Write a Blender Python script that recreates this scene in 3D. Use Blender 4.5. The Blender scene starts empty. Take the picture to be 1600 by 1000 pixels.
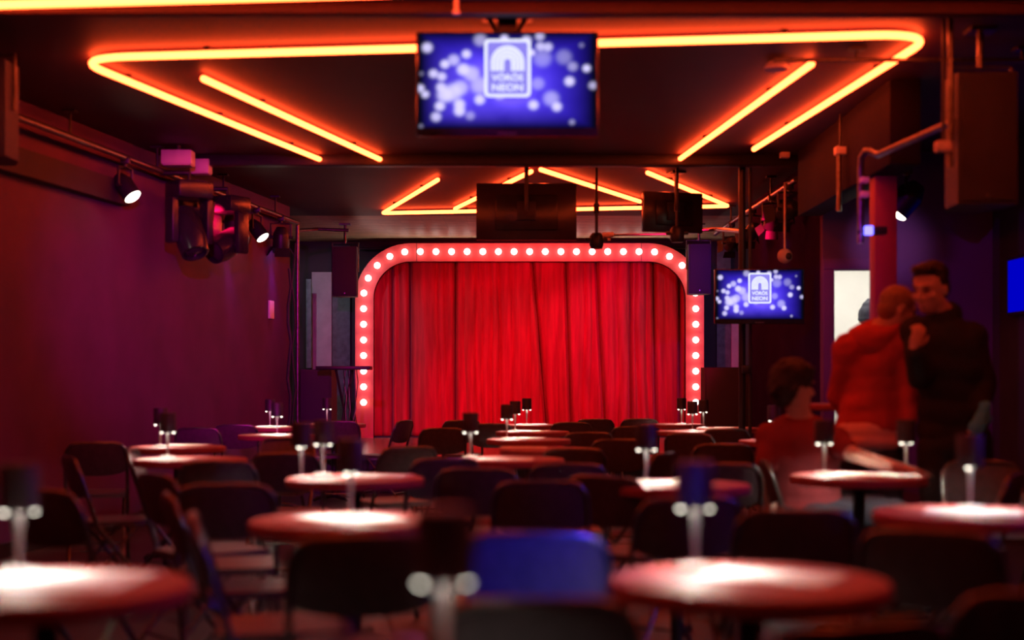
import bpy, bmesh, math, random
from mathutils import Vector, Matrix, noise
random.seed(7)
SC = bpy.context.scene
COL = SC.collection
F = 2222.2; CZ = 1.2; HY = 590.0; CX = 800.0
PI = math.pi
V = Vector
def W(px, py, d):                       # a photo pixel at distance d -> world point
    return V(((px-CX)*d/F, d, CZ+(HY-py)*d/F))
def XA(px, d): return (px-CX)*d/F
def ZA(py, d): return CZ+(HY-py)*d/F
def atz(px, py, z):                     # a photo pixel on the horizontal plane z
    d = F*(z-CZ)/(HY-py); return V((XA(px, d), d, z))

# ------------------------------------------------------------ materials
def mat(name, col=(.5,.5,.5), rough=.5, metal=0., emit=None, es=1., nz=None, bump=0., bscale=40., spec=.5, sheen=0.):
    m = bpy.data.materials.new(name); m.use_nodes = True
    nt = m.node_tree; b = nt.nodes['Principled BSDF']
    b.inputs['Base Color'].default_value = (*col, 1); b.inputs['Roughness'].default_value = rough
    b.inputs['Metallic'].default_value = metal; b.inputs['Specular IOR Level'].default_value = spec
    if sheen:
        b.inputs['Sheen Weight'].default_value = sheen; b.inputs['Sheen Roughness'].default_value = .4
    if emit:
        b.inputs['Emission Color'].default_value = (*emit, 1); b.inputs['Emission Strength'].default_value = es
    if nz or bump:
        tc = nt.nodes.new('ShaderNodeTexCoord'); n = nt.nodes.new('ShaderNodeTexNoise')
        n.inputs['Scale'].default_value = nz[0] if nz else bscale; n.inputs['Detail'].default_value = 6
        nt.links.new(tc.outputs['Object'], n.inputs['Vector'])
        if nz:
            r = nt.nodes.new('ShaderNodeValToRGB')
            k = nz[1]
            r.color_ramp.elements[0].position = .3; r.color_ramp.elements[1].position = .7
            r.color_ramp.elements[0].color = (*[c*(1-k) for c in col], 1)
            r.color_ramp.elements[1].color = (*[min(1, c*(1+k)) for c in col], 1)
            nt.links.new(n.outputs['Fac'], r.inputs['Fac']); nt.links.new(r.outputs['Color'], b.inputs['Base Color'])
        if bump:
            n2 = nt.nodes.new('ShaderNodeTexNoise'); n2.inputs['Scale'].default_value = bscale
            nt.links.new(tc.outputs['Object'], n2.inputs['Vector'])
            bp = nt.nodes.new('ShaderNodeBump'); bp.inputs['Strength'].default_value = bump; bp.inputs['Distance'].default_value = .01
            nt.links.new(n2.outputs['Fac'], bp.inputs['Height']); nt.links.new(bp.outputs['Normal'], b.inputs['Normal'])
    return m
def emat(name, col, s):
    m = bpy.data.materials.new(name); m.use_nodes = True; nt = m.node_tree; nt.nodes.clear()
    e = nt.nodes.new('ShaderNodeEmission'); o = nt.nodes.new('ShaderNodeOutputMaterial')
    e.inputs['Color'].default_value = (*col, 1); e.inputs['Strength'].default_value = s
    nt.links.new(e.outputs[0], o.inputs['Surface']); return m
def plank_mat(name, col, width, rough, axis=0):
    m = mat(name, col, rough); nt = m.node_tree; b = nt.nodes['Principled BSDF']
    tc = nt.nodes.new('ShaderNodeTexCoord'); mp = nt.nodes.new('ShaderNodeMapping')
    if axis: mp.inputs['Rotation'].default_value = (0, 0, PI/2)
    br = nt.nodes.new('ShaderNodeTexBrick'); br.inputs['Scale'].default_value = 1/width
    br.inputs['Brick Width'].default_value = 9.; br.inputs['Row Height'].default_value = 1.; br.inputs['Mortar Size'].default_value = .03
    br.inputs['Color1'].default_value = (*col, 1); br.inputs['Color2'].default_value = (*[c*.65 for c in col], 1)
    br.inputs['Mortar'].default_value = (*[c*.2 for c in col], 1)
    n = nt.nodes.new('ShaderNodeTexNoise'); n.inputs['Scale'].default_value = 9
    mx = nt.nodes.new('ShaderNodeMix'); mx.data_type = 'RGBA'; mx.blend_type = 'MULTIPLY'; mx.inputs[0].default_value = .5
    nt.links.new(tc.outputs['Object'], mp.inputs['Vector']); nt.links.new(mp.outputs[0], br.inputs['Vector'])
    nt.links.new(mp.outputs[0], n.inputs['Vector'])
    nt.links.new(br.outputs['Color'], mx.inputs[6]); nt.links.new(n.outputs['Fac'], mx.inputs[7])
    nt.links.new(mx.outputs[2], b.inputs['Base Color'])
    return m

M = {}
M['ceiling'] = mat('black_painted_ceiling', (.032,.003,.009), .6, nz=(3,.25))
M['wood_ceiling'] = plank_mat('wood_slat_ceiling', (.75,.5,.28), .06, .5)
M['floor'] = plank_mat('dark_wood_floor', (.07,.05,.048), .09, .36)
M['deck'] = mat('stage_deck_gloss', (.3,.2,.2), .22, nz=(4,.2))
M['wall'] = mat('dark_plaster', (.1,.016,.1), .75, nz=(2.2,.2), bump=.15, bscale=60)
M['matt'] = mat('matt_black_paint', (.008,.003,.004), .85, nz=(5,.2), spec=.2)
M['wall_dark'] = mat('black_plaster', (.035,.025,.038), .8, nz=(2,.2))
M['wall_purple'] = mat('violet_plaster', (.12,.04,.13), .9, nz=(2,.15), bump=.1)
M['wall_deep'] = mat('deep_violet_plaster', (.03,.012,.05), .95, nz=(2,.15), spec=0.)
M['white_wall'] = mat('white_corridor_paint', (.85,.84,.8), .6, nz=(3,.04))
M['grey_panel'] = mat('grey_panel', (.38,.39,.42), .6, nz=(6,.12))
M['slate_panel'] = mat('slate_panel', (.1,.13,.15), .6, nz=(12,.3))
M['black'] = mat('black_metal', (.02,.02,.022), .42, .2, nz=(20,.2))
M['blackgloss'] = mat('black_gloss_plastic', (.018,.018,.02), .25, nz=(8,.2))
M['darkgrey'] = mat('dark_grey_grille', (.05,.045,.06), .55, bump=.5, bscale=300)
M['vinyl'] = mat('black_vinyl', (.075,.055,.058), .45, nz=(30,.2), bump=.1, bscale=200)
M['steel'] = mat('worn_steel_tube', (.16,.155,.15), .3, .85, nz=(25,.3))
M['chrome'] = mat('chrome', (.75,.75,.75), .18, 1., nz=(10,.05))
M['brass'] = mat('brushed_silver', (.7,.69,.66), .35, .6, nz=(30,.1))
M['table'] = mat('red_laminate', (.32,.06,.055), .55, nz=(14,.08))
M['paper'] = mat('white_paper', (.88,.87,.84), .7, nz=(5,.03))
M['shade'] = mat('black_lamp_shade', (.03,.028,.032), .5, nz=(30,.2))
M['led'] = emat('warm_led', (1,.9,.74), 5.5)
M['neon'] = emat('red_neon', (1,.066,.014), 25.)
M['bulb'] = emat('arch_bulb', (1,.9,.8), 8.)
M['arch'] = mat('red_painted_wood', (.82,.09,.09), .42, nz=(5,.06))
M['archside'] = mat('dark_painted_wood', (.04,.02,.02), .6, nz=(5,.1))
M['socket'] = mat('bulb_socket', (.3,.04,.04), .4, nz=(9,.1))
M['boxred'] = mat('pale_junction_box', (.6,.55,.55), .5, nz=(9,.08))
M['skin'] = mat('skin', (.62,.4,.32), .55, nz=(25,.08))
M['hair'] = mat('dark_hair', (.018,.012,.01), .55, nz=(60,.4), bump=.8, bscale=120)
M['hairshort'] = mat('short_fair_hair', (.3,.17,.1), .6, nz=(90,.3), bump=.6, bscale=200)
M['hoodie'] = mat('rust_hoodie', (.52,.06,.07), .9, nz=(7,.2), bump=.3, bscale=90)
M['tshirt'] = mat('maroon_tshirt', (.26,.03,.035), .9, nz=(7,.2), bump=.2, bscale=90)
M['undershirt'] = mat('pale_shirt', (.85,.5,.6), .9, nz=(7,.08), bump=.2, bscale=90)
M['blackcloth'] = mat('black_jacket', (.012,.011,.012), .85, nz=(9,.3), bump=.3, bscale=90)
M['trousers'] = mat('dark_trousers', (.03,.03,.045), .85, nz=(9,.25), bump=.2, bscale=90)
M['cyan'] = mat('blue_cloth', (.08,.55,.9), .8, nz=(9,.2))
M['shoe'] = mat('black_shoe', (.02,.02,.02), .5, nz=(9,.2))
M['eye'] = mat('dark_eye', (.02,.015,.015), .2, nz=(9,.2))
M['column'] = mat('painted_column', (.26,.025,.03), .6, nz=(4,.12))
M['corridor_light'] = emat('corridor_lamp', (1,.96,.88), 5.)
M['filament'] = emat('par_lamp_glow', (1,.86,.66), 14.)
M['bluelens'] = emat('blue_led_lens', (.12,.1,1), 5.)
M['violetlens'] = emat('violet_led_lens', (.6,.35,1), 6.)
M['darklens'] = mat('dark_lens', (.03,.02,.03), .08, nz=(9,.2))
M['bluescreen'] = emat('blue_screen', (.0,.0,1.), .55)
M['logo'] = emat('logo_white', (.8,.82,1), 1.15)
M['logo_violet'] = emat('logo_violet', (.32,.27,1.), .9)
M['darkscreen'] = mat('screen_off', (.03,.022,.025), .22, nz=(4,.15))
M['cable'] = mat('black_cable', (.03,.03,.03), .5, nz=(20,.2))
M['silvercable'] = mat('grey_cable', (.5,.5,.5), .35, .5, nz=(20,.2))

# curtain: velvet with a faint glitter
m = mat('red_velvet', (.62,.02,.045), .7, sheen=.25, bump=.15, bscale=150); M['velvet'] = m
nt = m.node_tree; b = nt.nodes['Principled BSDF']
tc = nt.nodes.new('ShaderNodeTexCoord'); mp = nt.nodes.new('ShaderNodeMapping'); mp.inputs['Scale'].default_value = (6, 6, .5)
n = nt.nodes.new('ShaderNodeTexNoise'); n.inputs['Scale'].default_value = 3; n.inputs['Detail'].default_value = 5
r = nt.nodes.new('ShaderNodeValToRGB'); r.color_ramp.elements[0].position = .35; r.color_ramp.elements[1].position = .7
r.color_ramp.elements[0].color = (.46,.012,.03,1); r.color_ramp.elements[1].color = (.72,.025,.06,1)
nt.links.new(tc.outputs['Object'], mp.inputs[0]); nt.links.new(mp.outputs[0], n.inputs['Vector'])
nt.links.new(n.outputs['Fac'], r.inputs['Fac']); nt.links.new(r.outputs[0], b.inputs['Base Color'])

# ------------------------------------------------------------ mesh builder
class MB:
    def __init__(s): s.bm = bmesh.new()
    def box(s, c, size, rz=0., bev=0., rot=None):
        r = bmesh.ops.create_cube(s.bm, size=1)
        mtx = Matrix.Translation(c) @ (rot.to_4x4() if rot else Matrix.Rotation(rz, 4, 'Z')) @ Matrix.Diagonal((*size, 1))
        bmesh.ops.transform(s.bm, matrix=mtx, verts=r['verts'])
        if bev:
            es = list({e for v in r['verts'] for e in v.link_edges})
            bmesh.ops.bevel(s.bm, geom=es, offset=bev, segments=2, affect='EDGES', profile=.5)
        return s
    def tube(s, pts, r, n=10, cap=True, rounded=False, closed=False):
        pts = [V(p) for p in pts]
        rs = r if isinstance(r, (list, tuple)) else [r]*len(pts)
        if rounded:
            a, b_ = pts[0], pts[-1]; da = (pts[0]-pts[1]).normalized(); db = (pts[-1]-pts[-2]).normalized()
            hp = []; hr = []
            for k in (80, 55, 25):
                t = math.radians(k); hp.append(a+da*rs[0]*math.sin(t)); hr.append(rs[0]*math.cos(t))
            tp = []; tr = []
            for k in (25, 55, 80):
                t = math.radians(k); tp.append(b_+db*rs[-1]*math.sin(t)); tr.append(rs[-1]*math.cos(t))
            pts = hp+pts+tp; rs = hr+list(rs)+tr
        N = len(pts); rings = []; prev = None
        for i, p in enumerate(pts):
            if closed: t = (pts[(i+1) % N]-pts[i-1]).normalized()
            else:
                a = pts[max(0, i-1)]; b_ = pts[min(N-1, i+1)]; t = (b_-a).normalized()
            if prev is None:
                up = V((0,0,1)) if abs(t.z) < .9 else V((1,0,0))
                u = t.cross(up).normalized()
            else:
                u = prev-t*prev.dot(t); u.normalize()
            prev = u; w = t.cross(u)
            rings.append([s.bm.verts.new(p+(u*math.cos(2*PI*k/n)+w*math.sin(2*PI*k/n))*rs[i]) for k in range(n)])
        for i in range(N if closed else N-1):
            A = rings[i]; B = rings[(i+1) % N]
            for k in range(n): s.bm.faces.new((A[k], A[(k+1) % n], B[(k+1) % n], B[k]))
        if cap and not closed:
            s.bm.faces.new(rings[0][::-1]); s.bm.faces.new(rings[-1])
        return s
    def lathe(s, prof, c=(0,0,0), n=32, rot=None, close=False):   # prof: (radius, z)
        c = V(c); rings = []
        for (r, z) in prof:
            ring = []
            if r < 1e-5:
                p = V((0,0,z)); p = rot @ p if rot else p; ring = [s.bm.verts.new(c+p)]
            else:
                for k in range(n):
                    p = V((r*math.cos(2*PI*k/n), r*math.sin(2*PI*k/n), z)); p = rot @ p if rot else p
                    ring.append(s.bm.verts.new(c+p))
            rings.append(ring)
        L = len(rings)
        for i in range(L if close else L-1):
            A = rings[i]; B = rings[(i+1) % L]
            if len(A) == 1 and len(B) == 1: continue
            for k in range(n):
                k2 = (k+1) % n
                if len(A) == 1: s.bm.faces.new((A[0], B[k2], B[k]))
                elif len(B) == 1: s.bm.faces.new((A[k], A[k2], B[0]))
                else: s.bm.faces.new((A[k], A[k2], B[k2], B[k]))
        return s
    def ell(s, c, rad, rot=None, u=16, v=12):
        r = bmesh.ops.create_uvsphere(s.bm, u_segments=u, v_segments=v, radius=1)
        mtx = Matrix.Translation(c) @ (rot.to_4x4() if rot else Matrix.Identity(4)) @ Matrix.Diagonal((*(rad if hasattr(rad, '__len__') else (rad,)*3), 1))
        bmesh.ops.transform(s.bm, matrix=mtx, verts=r['verts']); return s
    def cap(s, a, b, ra, rb=None, flat=1.):                    # round cone
        rb = ra if rb is None else rb
        s.tube([a, b], [ra, rb], n=14); s.ell(a, ra, u=14, v=10); s.ell(b, rb, u=14, v=10); return s
    def prism(s, pts, y0, y1, flip=False):                      # outline in xz, extruded along y
        A = [s.bm.verts.new((x, y0, z)) for x, z in pts]; B = [s.bm.verts.new((x, y1, z)) for x, z in pts]
        s.bm.faces.new(A); s.bm.faces.new(B[::-1])
        n = len(pts)
        for i in range(n): s.bm.faces.new((A[(i+1) % n], A[i], B[i], B[(i+1) % n]))
        return s
    def prismz(s, pts, z0, z1):
        A = [s.bm.verts.new((x, y, z0)) for x, y in pts]; B = [s.bm.verts.new((x, y, z1)) for x, y in pts]
        s.bm.faces.new(A[::-1]); s.bm.faces.new(B)
        n = len(pts)
        for i in range(n): s.bm.faces.new((A[i], A[(i+1) % n], B[(i+1) % n], B[i]))
        return s
    def build(s, name, material, parent=None, smooth=True, loc=None, rot=None):
        bmesh.ops.recalc_face_normals(s.bm, faces=s.bm.faces)
        me = bpy.data.meshes.new(name); s.bm.to_mesh(me); s.bm.free()
        me.materials.append(material)
        if smooth:
            for p in me.polygons: p.use_smooth = True
            try: me.set_sharp_from_angle(angle=math.radians(38))
            except Exception: pass
        o = bpy.data.objects.new(name, me); COL.objects.link(o)
        if parent: o.parent = parent
        if loc is not None: o.location = loc
        if rot is not None: o.rotation_euler = rot
        return o
def bake(o, mods):                                              # apply modifiers, keep one plain mesh
    for t, kw in mods:
        md = o.modifiers.new('m', t)
        for k, v in kw.items(): setattr(md, k, v)
    dg = bpy.context.evaluated_depsgraph_get()
    me = bpy.data.meshes.new_from_object(o.evaluated_get(dg)); mats = list(o.data.materials)
    o.modifiers.clear(); o.data = me
    me.materials.clear()
    for x in mats: me.materials.append(x)
    for p in me.polygons: p.use_smooth = True
    return o
def tag(o, label=None, cat=None, group=None, kind=None):
    if label: o['label'] = label
    if cat: o['category'] = cat
    if group: o['group'] = group
    if kind: o['kind'] = kind
    return o
def empty(name, loc=(0,0,0), rz=0., label=None, cat=None, group=None):
    o = bpy.data.objects.new(name, None); COL.objects.link(o); o.location = loc; o.rotation_euler = (0,0,rz)
    o.empty_display_size = .1
    return tag(o, label, cat, group)
KIDS = {}
def kids(o): return [c for c in bpy.data.objects if c.parent == o]
def copy_tree(o, parent=None):
    c = o.copy(); COL.objects.link(c)
    if parent: c.parent = parent
    ks = KIDS.get(o.name)
    if ks is None: ks = KIDS[o.name] = kids(o)
    for ch in ks: copy_tree(ch, c)
    return c
def struct(o): o['kind'] = 'structure'; return o
def light(name, kind, loc, col, power, parent=None, aim=None, size=None, blend=.5, radius=.03):
    l = bpy.data.lights.new(name, kind); l.color = col; l.energy = power
    if kind == 'SPOT':
        l.spot_size = math.radians(size or 45); l.spot_blend = blend; l.shadow_soft_size = radius
    elif kind == 'AREA': l.size = size or .3
    else: l.shadow_soft_size = radius
    o = bpy.data.objects.new(name, l); COL.objects.link(o); o.location = loc
    if aim is not None: o.rotation_euler = (V(aim)-V(loc)).to_track_quat('-Z', 'Y').to_euler()
    if parent:
        o.parent = parent
        o.matrix_parent_inverse = Matrix.Translation(-V(parent.location))
    return o

# ------------------------------------------------------------ the room
H = 3.09; ZS = .384; DC = 19.5; DA = 19.2; DB = 19.75; DE = 14.74
def wl(d): return -3.42+.147*(d-9.2)
WLD = 15.74
outline = [(wl(-3), -3), (4.02, -3), (4.02, 11.9), (2.6, 11.9), (2.6, 15.6), (3.2, 15.6), (3.2, DB), (-3.05, DB), (-3.05, WLD), (wl(WLD), WLD)]
o = MB().prismz([(-6,-3.2), (5,-3.2), (5,16), (4,20), (-4,20), (-6,16)], -.1, 0).build('floor', M['floor'], smooth=False); struct(o)
o = MB().prismz([(-6,-3.2), (5,-3.2), (5,16.6), (-6,16.6)], H, H+.1).build('ceiling', M['ceiling'], smooth=False); struct(o)
o = MB().prismz([(-4,16.6), (4,16.6), (4,20), (-4,20)], H, H+.1).build('ceiling_wood', M['wood_ceiling'], smooth=False); struct(o)
def wall(name, pts, m, z0=0, z1=H, t=.1):
    a, b_ = V((*pts[0], 0)), V((*pts[1], 0)); d = (b_-a).normalized(); nrm = V((d.y, -d.x, 0))  # outward to the right of travel
    q = [a, b_, b_+nrm*t, a+nrm*t]
    return struct(MB().prismz([(p.x, p.y) for p in q], z0, z1).build(name, m, smooth=False))
wall('wall_left', ((wl(WLD), WLD), (wl(-3), -3)), M['wall'])
wall('wall_right', ((4.02, -3), (4.02, 12.0)), M['wall_dark'])
wall('wall_right_stage', ((2.6, 12.0), (2.6, 15.6)), M['wall_deep'])
wall('wall_right_wing', ((3.2, 15.7), (3.2, DB)), M['wall_dark'])
wall('wall_right_return', ((2.7, 15.6), (3.2, 15.6)), M['wall_dark'])
wall('wall_left_wing', ((-3.05, DB), (-3.05, WLD+.1)), M['wall_dark'])
wall('wall_left_return', ((-3.05, WLD), (wl(WLD)-.1, WLD)), M['wall_dark'])
wall('wall_back', ((3.2, DB), (-3.05, DB)), M['wall_dark'])
wall('wall_front', ((wl(-3), -3), (4.02, -3)), M['wall_dark'])
DX0, DX1, DZ = 2.66, 3.1, 2.1
wall('wall_door_side', ((4.02, 11.9), (DX1, 11.9)), M['wall_purple'])
wall('wall_door_edge', ((DX0, 11.9), (2.6, 11.9)), M['wall_purple'])
wall('wall_door_lintel', ((DX1, 11.9), (DX0, 11.9)), M['wall_purple'], z0=DZ)
# lit corridor behind the door
wall('wall_corridor_back', ((4.0, 14.2), (2.71, 14.2)), M['white_wall'], 0, 2.6)
wall('wall_corridor_right', ((3.9, 12.0), (3.9, 14.2)), M['white_wall'], 0, 2.6)
wall('wall_corridor_left', ((2.72, 14.2), (2.72, 12.0)), M['white_wall'], 0, 2.6, t=.015)
struct(MB().box((3.3, 13.1, 2.65), (1.17, 2.3, .1)).build('ceiling_corridor', M['white_wall'], smooth=False))
cl = MB().box((3.3, 12.9, 2.57), (.5, 1.2, .06), bev=.01).build('corridor_ceiling_lamp', M['corridor_light'])
tag(cl, 'white ceiling lamp panel inside the bright corridor', 'ceiling lamp')
# door frame
f = MB().box((DX0-.02, 11.87, DZ/2), (.09, .06, DZ), bev=.006).box((DX1+.02, 11.87, DZ/2), (.09, .06, DZ), bev=.006).box(((DX0+DX1)/2, 11.87, DZ+.045), (DX1-DX0+.13, .06, .09), bev=.006)
struct(f.build('door_1', M['wall_purple']))
# ledge along the left wall and baseboards
a, b_ = V((wl(4), 4, 0)), V((wl(12.2), 12.2, 0))
def along_left(d0, d1, off0, off1, z0, z1, name, m):
    n = V((1, -.147, 0)).normalized()
    p = [V((wl(d0), d0, 0))+n*off0, V((wl(d1), d1, 0))+n*off0, V((wl(d1), d1, 0))+n*off1, V((wl(d0), d0, 0))+n*off1]
    return MB().prismz([(q.x, q.y) for q in p], z0, z1).build(name, m, smooth=False)
struct(along_left(3.0, 11.3, 0, .09, 2.56, 2.74, 'trim_1', M['wall_dark']))
struct(along_left(-2.9, 15.7, 0, .015, 0, .1, 'baseboard_left', M['black']))
struct(MB().box((4.01, 4.4, .05), (.02, 14.8, .1)).build('baseboard_right', M['black'], smooth=False))
# ceiling beam across the room
struct(MB().box((-.05, 12.12, H-.045), (5.2, .14, .09), bev=.008).build('trim_2', M['black']))
struct(MB().box((-.3, 7.2, H-.03), (6.6, .1, .06), bev=.008).build('trim_3', M['ceiling']))
# column
struct(MB().box((2.49, 10.45, (H+2.55)/2), (.2, 2.9, H-2.55), bev=.01).build('trim_4', M['matt']))
co = MB().box((XA(1382.5, 9.5)+.01, 9.58, 1.275), (.15, .15, 2.55), bev=.008).build('column', M['column'])
tag(co, 'square floor-to-ceiling column in front of the purple wall beside the bright doorway', 'column')
# stage
st = empty('stage_platform', (0, 17.2, 0), 0, 'low glossy stage platform in front of the red curtain', 'stage')
MB().prismz([(wl(DE)+.02, DE-17.2), (2.585, DE-17.2), (2.585, 15.715-17.2), (3.18, 15.715-17.2), (3.18, DB-17.22), (-3.03, DB-17.22), (-3.03, 15.86-17.2), (wl(WLD)+.01, 15.86-17.2)], ZS-.04, ZS).build('deck', M['deck'], st)
MB().box((0, DE+.06-17.2, (ZS-.04)/2), (5.1, .04, ZS-.04)).build('fascia', M['black'], st, smooth=False)
MB().box((0, DE+.001-17.2, ZS-.025), (5.1, .012, .03)).build('edge_strip', M['steel'], st, smooth=False)
# back wall panels in the wings
def panel(name, px0, px1, py0, py1, d, m, label, t=.03):
    x0, x1, z1, z0 = XA(px0, d), XA(px1, d), ZA(py0, d), ZA(py1, d)
    o = MB().box(((x0+x1)/2, d+t/2, (z0+z1)/2), (x1-x0, t, z1-z0), bev=.004).build(name, m)
    return tag(o, label, 'panel')
panel('wall_board', 487, 518, 425, 684, 19.6, M['grey_panel'], 'tall pale grey board leaning in the wing left of the red arch', .1)
panel('wall_board', 519, 547, 384, 684, 19.65, M['slate_panel'], 'narrow slate board between pale board and left arch post', .06)
panel('wall_board', 1120, 1142, 384, 684, 19.65, M['slate_panel'], 'slate board right of the arch behind the right floor speaker', .06)
panel('wall_board', 1143, 1165, 430, 684, 19.6, M['grey_panel'], 'pale grey board half hidden below the wall screen on the right', .1)
panel('wall_board', 478, 486, 436, 575, 18.9, M['slate_panel'], 'thin dark upright strip at the left end of the pale board', .05).location.z = 0

# ------------------------------------------------------------ arch with bulbs
AX0, AX1 = XA(555, DA), XA(1100, DA); AZ = ZA(380, DA); BW = .245; RO = .75
def arch_path(x0, x1, zt, r, n=14):
    p = [(x0, ZS)]
    for k in range(n+1):
        t = PI-PI/2*k/n; p.append((x0+r+r*math.cos(t), zt-r+r*math.sin(t)))
    for k in range(n+1):
        t = PI/2-PI/2*k/n; p.append((x1-r+r*math.cos(t), zt-r+r*math.sin(t)))
    p.append((x1, ZS)); return p
def arch_band(m, o, i, y0, y1):
    n = len(o)
    vs = [[m.bm.verts.new((x, y, z)) for (x, z) in q] for y in (y0, y1) for q in (o, i)]
    O0, I0, O1, I1 = vs
    for k in range(n-1):
        m.bm.faces.new((O0[k], O0[k+1], I0[k+1], I0[k])); m.bm.faces.new((O1[k+1], O1[k], I1[k], I1[k+1]))
        m.bm.faces.new((O0[k+1], O0[k], O1[k], O1[k+1])); m.bm.faces.new((I0[k], I0[k+1], I1[k+1], I1[k]))
    for k in (0, n-1): m.bm.faces.new((O0[k], I0[k], I1[k], O1[k]))
    return m
ar = empty('marquee_arch', ((AX0+AX1)/2, DA, ZS), 0, 'red rounded stage arch studded with white bulbs around the curtain', 'stage arch')
off = V(ar.location)
def shift(m): bmesh.ops.translate(m.bm, verts=m.bm.verts, vec=-off); return m
po, pi_ = arch_path(AX0, AX1, AZ, RO), arch_path(AX0+BW, AX1-BW, AZ-BW, RO-BW)
shift(arch_band(MB(), po, pi_, DA, DA+.03)).build('front_board', M['arch'], ar)
shift(arch_band(MB(), arch_path(AX0+.004, AX1-.004, AZ-.004, RO), arch_path(AX0+BW-.004, AX1-BW+.004, AZ-BW+.004, RO-BW), DA+.032, DA+.2)).build('side_board', M['archside'], ar)
jm = MB()
for x in (XA(651, DA), XA(1002, DA)): jm.box((x, DA-.001, AZ-BW/2), (.006, .004, BW))
shift(jm).build('joint_line', M['archside'], ar, smooth=False)
# bulbs, from the top centre both ways
cxa = (AX0+AX1)/2; zc = AZ-.118; rc = RO-.118; hx = (AX1-AX0)/2-.118
def on_path(s):                                   # s = arc length from the top centre, to the right
    sg = 1 if s >= 0 else -1; s = abs(s); L1 = hx-rc; L2 = rc*PI/2
    if s <= L1: return cxa+sg*s, zc
    if s <= L1+L2:
        t = (s-L1)/rc; return cxa+sg*(L1+rc*math.sin(t)), zc-rc+rc*math.cos(t)
    return cxa+sg*hx, zc-rc-(s-L1-L2)
for k in range(-21, 22):
    x, z = on_path(k*.2103)
    if z < ZS+.3: continue
    q = V((x, DA, z))-off
    b = MB().ell(q+V((0, -.052, 0)), (.043, .043, .043), u=20, v=14).build('bulb', M['bulb'], ar)
    MB().lathe([(.034, 0), (.034, .026), (.022, .03), (0, .03)], q+V((0, 0, 0)), 18, Matrix.Rotation(PI/2, 3, 'X')).build('socket', M['socket'], b)

# ------------------------------------------------------------ curtain
def curtain():
    x0, x1 = AX0+.03, AX1-.03; zb, zt = ZS+.02, AZ-.06; NX, NZ = 620, 44
    rnd = random.Random(5)
    edges = [x0]
    while edges[-1] < x1: edges.append(edges[-1]+rnd.choice((.1,.14,.19,.26,.34)))
    amp = [rnd.uniform(.03, .07) for _ in edges]; sl = [rnd.uniform(-.06, .06) for _ in edges]
    creases = [(612,0),(640,0),(711,0),(843,24),(888,8),(938,14),(985,0),(1023,4),(1062,0)]
    bm = bmesh.new(); rows = []
    for j in range(NZ+1):
        v = j/NZ; z = zb+(zt-zb)*v; row = []
        for i in range(NX+1):
            x = x0+(x1-x0)*i/NX
            xs = x+.05*(1-v)*math.sin(x*2.3)+.012*math.sin(z*3+x*5)
            k = 0
            while k < len(edges)-2 and edges[k+1] < xs: k += 1
            t = (xs-edges[k])/(edges[k+1]-edges[k]); t = min(1, max(0, t))
            y = -amp[k]*abs(math.sin(PI*t))**.8*(.75+.25*(1-v))
            y -= .005*math.sin(xs*47+z)+.02*math.sin(xs*9.1)
            for (px, ln) in creases:
                cx = XA(px, DC)+ln/F*DC*(.5-v)
                y += .17*math.exp(-((x-cx)/.026)**2)
            ex = max(0, RO-.12-min(x-AX0-.0, AX1-x)); cut = min(RO-.14, (RO-.1)-math.sqrt(max(0, (RO-.1)**2-ex*ex)))
            row.append(bm.verts.new((x, DC+y, zb+(zt-cut-zb)*v)))
        rows.append(row)
    for j in range(NZ):
        for i in range(NX): bm.faces.new((rows[j][i], rows[j][i+1], rows[j+1][i+1], rows[j+1][i]))
    me = bpy.data.meshes.new('stage_curtain'); bm.to_mesh(me); bm.free(); me.materials.append(M['velvet'])
    for p in me.polygons: p.use_smooth = True
    o = bpy.data.objects.new('stage_curtain', me); COL.objects.link(o)
    md = o.modifiers.new('thick', 'SOLIDIFY'); md.thickness = .006; md.offset = 1
    return o
cu = bake(curtain(), [])
tag(cu, 'tall red velvet curtain hanging in folds inside the bulb arch', 'curtain')
hem = MB().box(((AX0+AX1)/2, DC-.1, ZS+.008), (AX1-AX0-.5, .02, .016)).build('floor_cable', M['cable'], smooth=False)
tag(hem, 'black cable strip on the stage floor along the curtain bottom', 'cable strip')
rail = MB().tube([(AX0+.02, DC, AZ-.05), (AX1-.02, DC, AZ-.05)], .015).build('curtain_rail', M['black'])
tag(rail, 'hidden rail carrying the red curtain behind the arch top', 'curtain rail')

# ------------------------------------------------------------ neon tubes on the ceiling
NZ_ = 3.05
def neon(pts, label, r=.02, corner=.0, group='red neon tubes on the ceiling'):
    P = [V(p) for p in pts]; out = [P[0]]
    for i in range(1, len(P)-1):
        a = (P[i-1]-P[i]).normalized(); b = (P[i+1]-P[i]).normalized(); c = corner
        p0, p1 = P[i]+a*c, P[i]+b*c
        for k in range(9):
            t = k/8; out.append(p0*(1-t)**2+P[i]*2*t*(1-t)+p1*t*t)
    out.append(P[-1])
    root = empty('neon_tube', out[0], 0, label, 'neon light', group)
    MB().tube([p-out[0] for p in out], r, n=12, rounded=True).build('glowing_tube', M['neon'], root)
    for i in range(len(P)-1):
        L = (P[i+1]-P[i]).length; n = max(1, int(L/1.3))
        for k in range(n):
            q = P[i].lerp(P[i+1], (k+.5)/n)-out[0]
            MB().box(q+V((0,0,.03)), (.035, .035, .022), bev=.004).build('clip', M['black'], root)
    return root
n_ = lambda px, py: atz(px, py, NZ_)
neon([n_(502,250), n_(112,91), n_(1465,52), n_(1178,233)], 'big red neon outline tube bending round both corners of the front ceiling', corner=.35)
neon([n_(318,123), n_(609,256)], 'straight red neon tube inside the left corner of the front outline')
neon([n_(1268,100), n_(1063,248)], 'straight red neon tube inside the right corner of the front outline')
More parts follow.
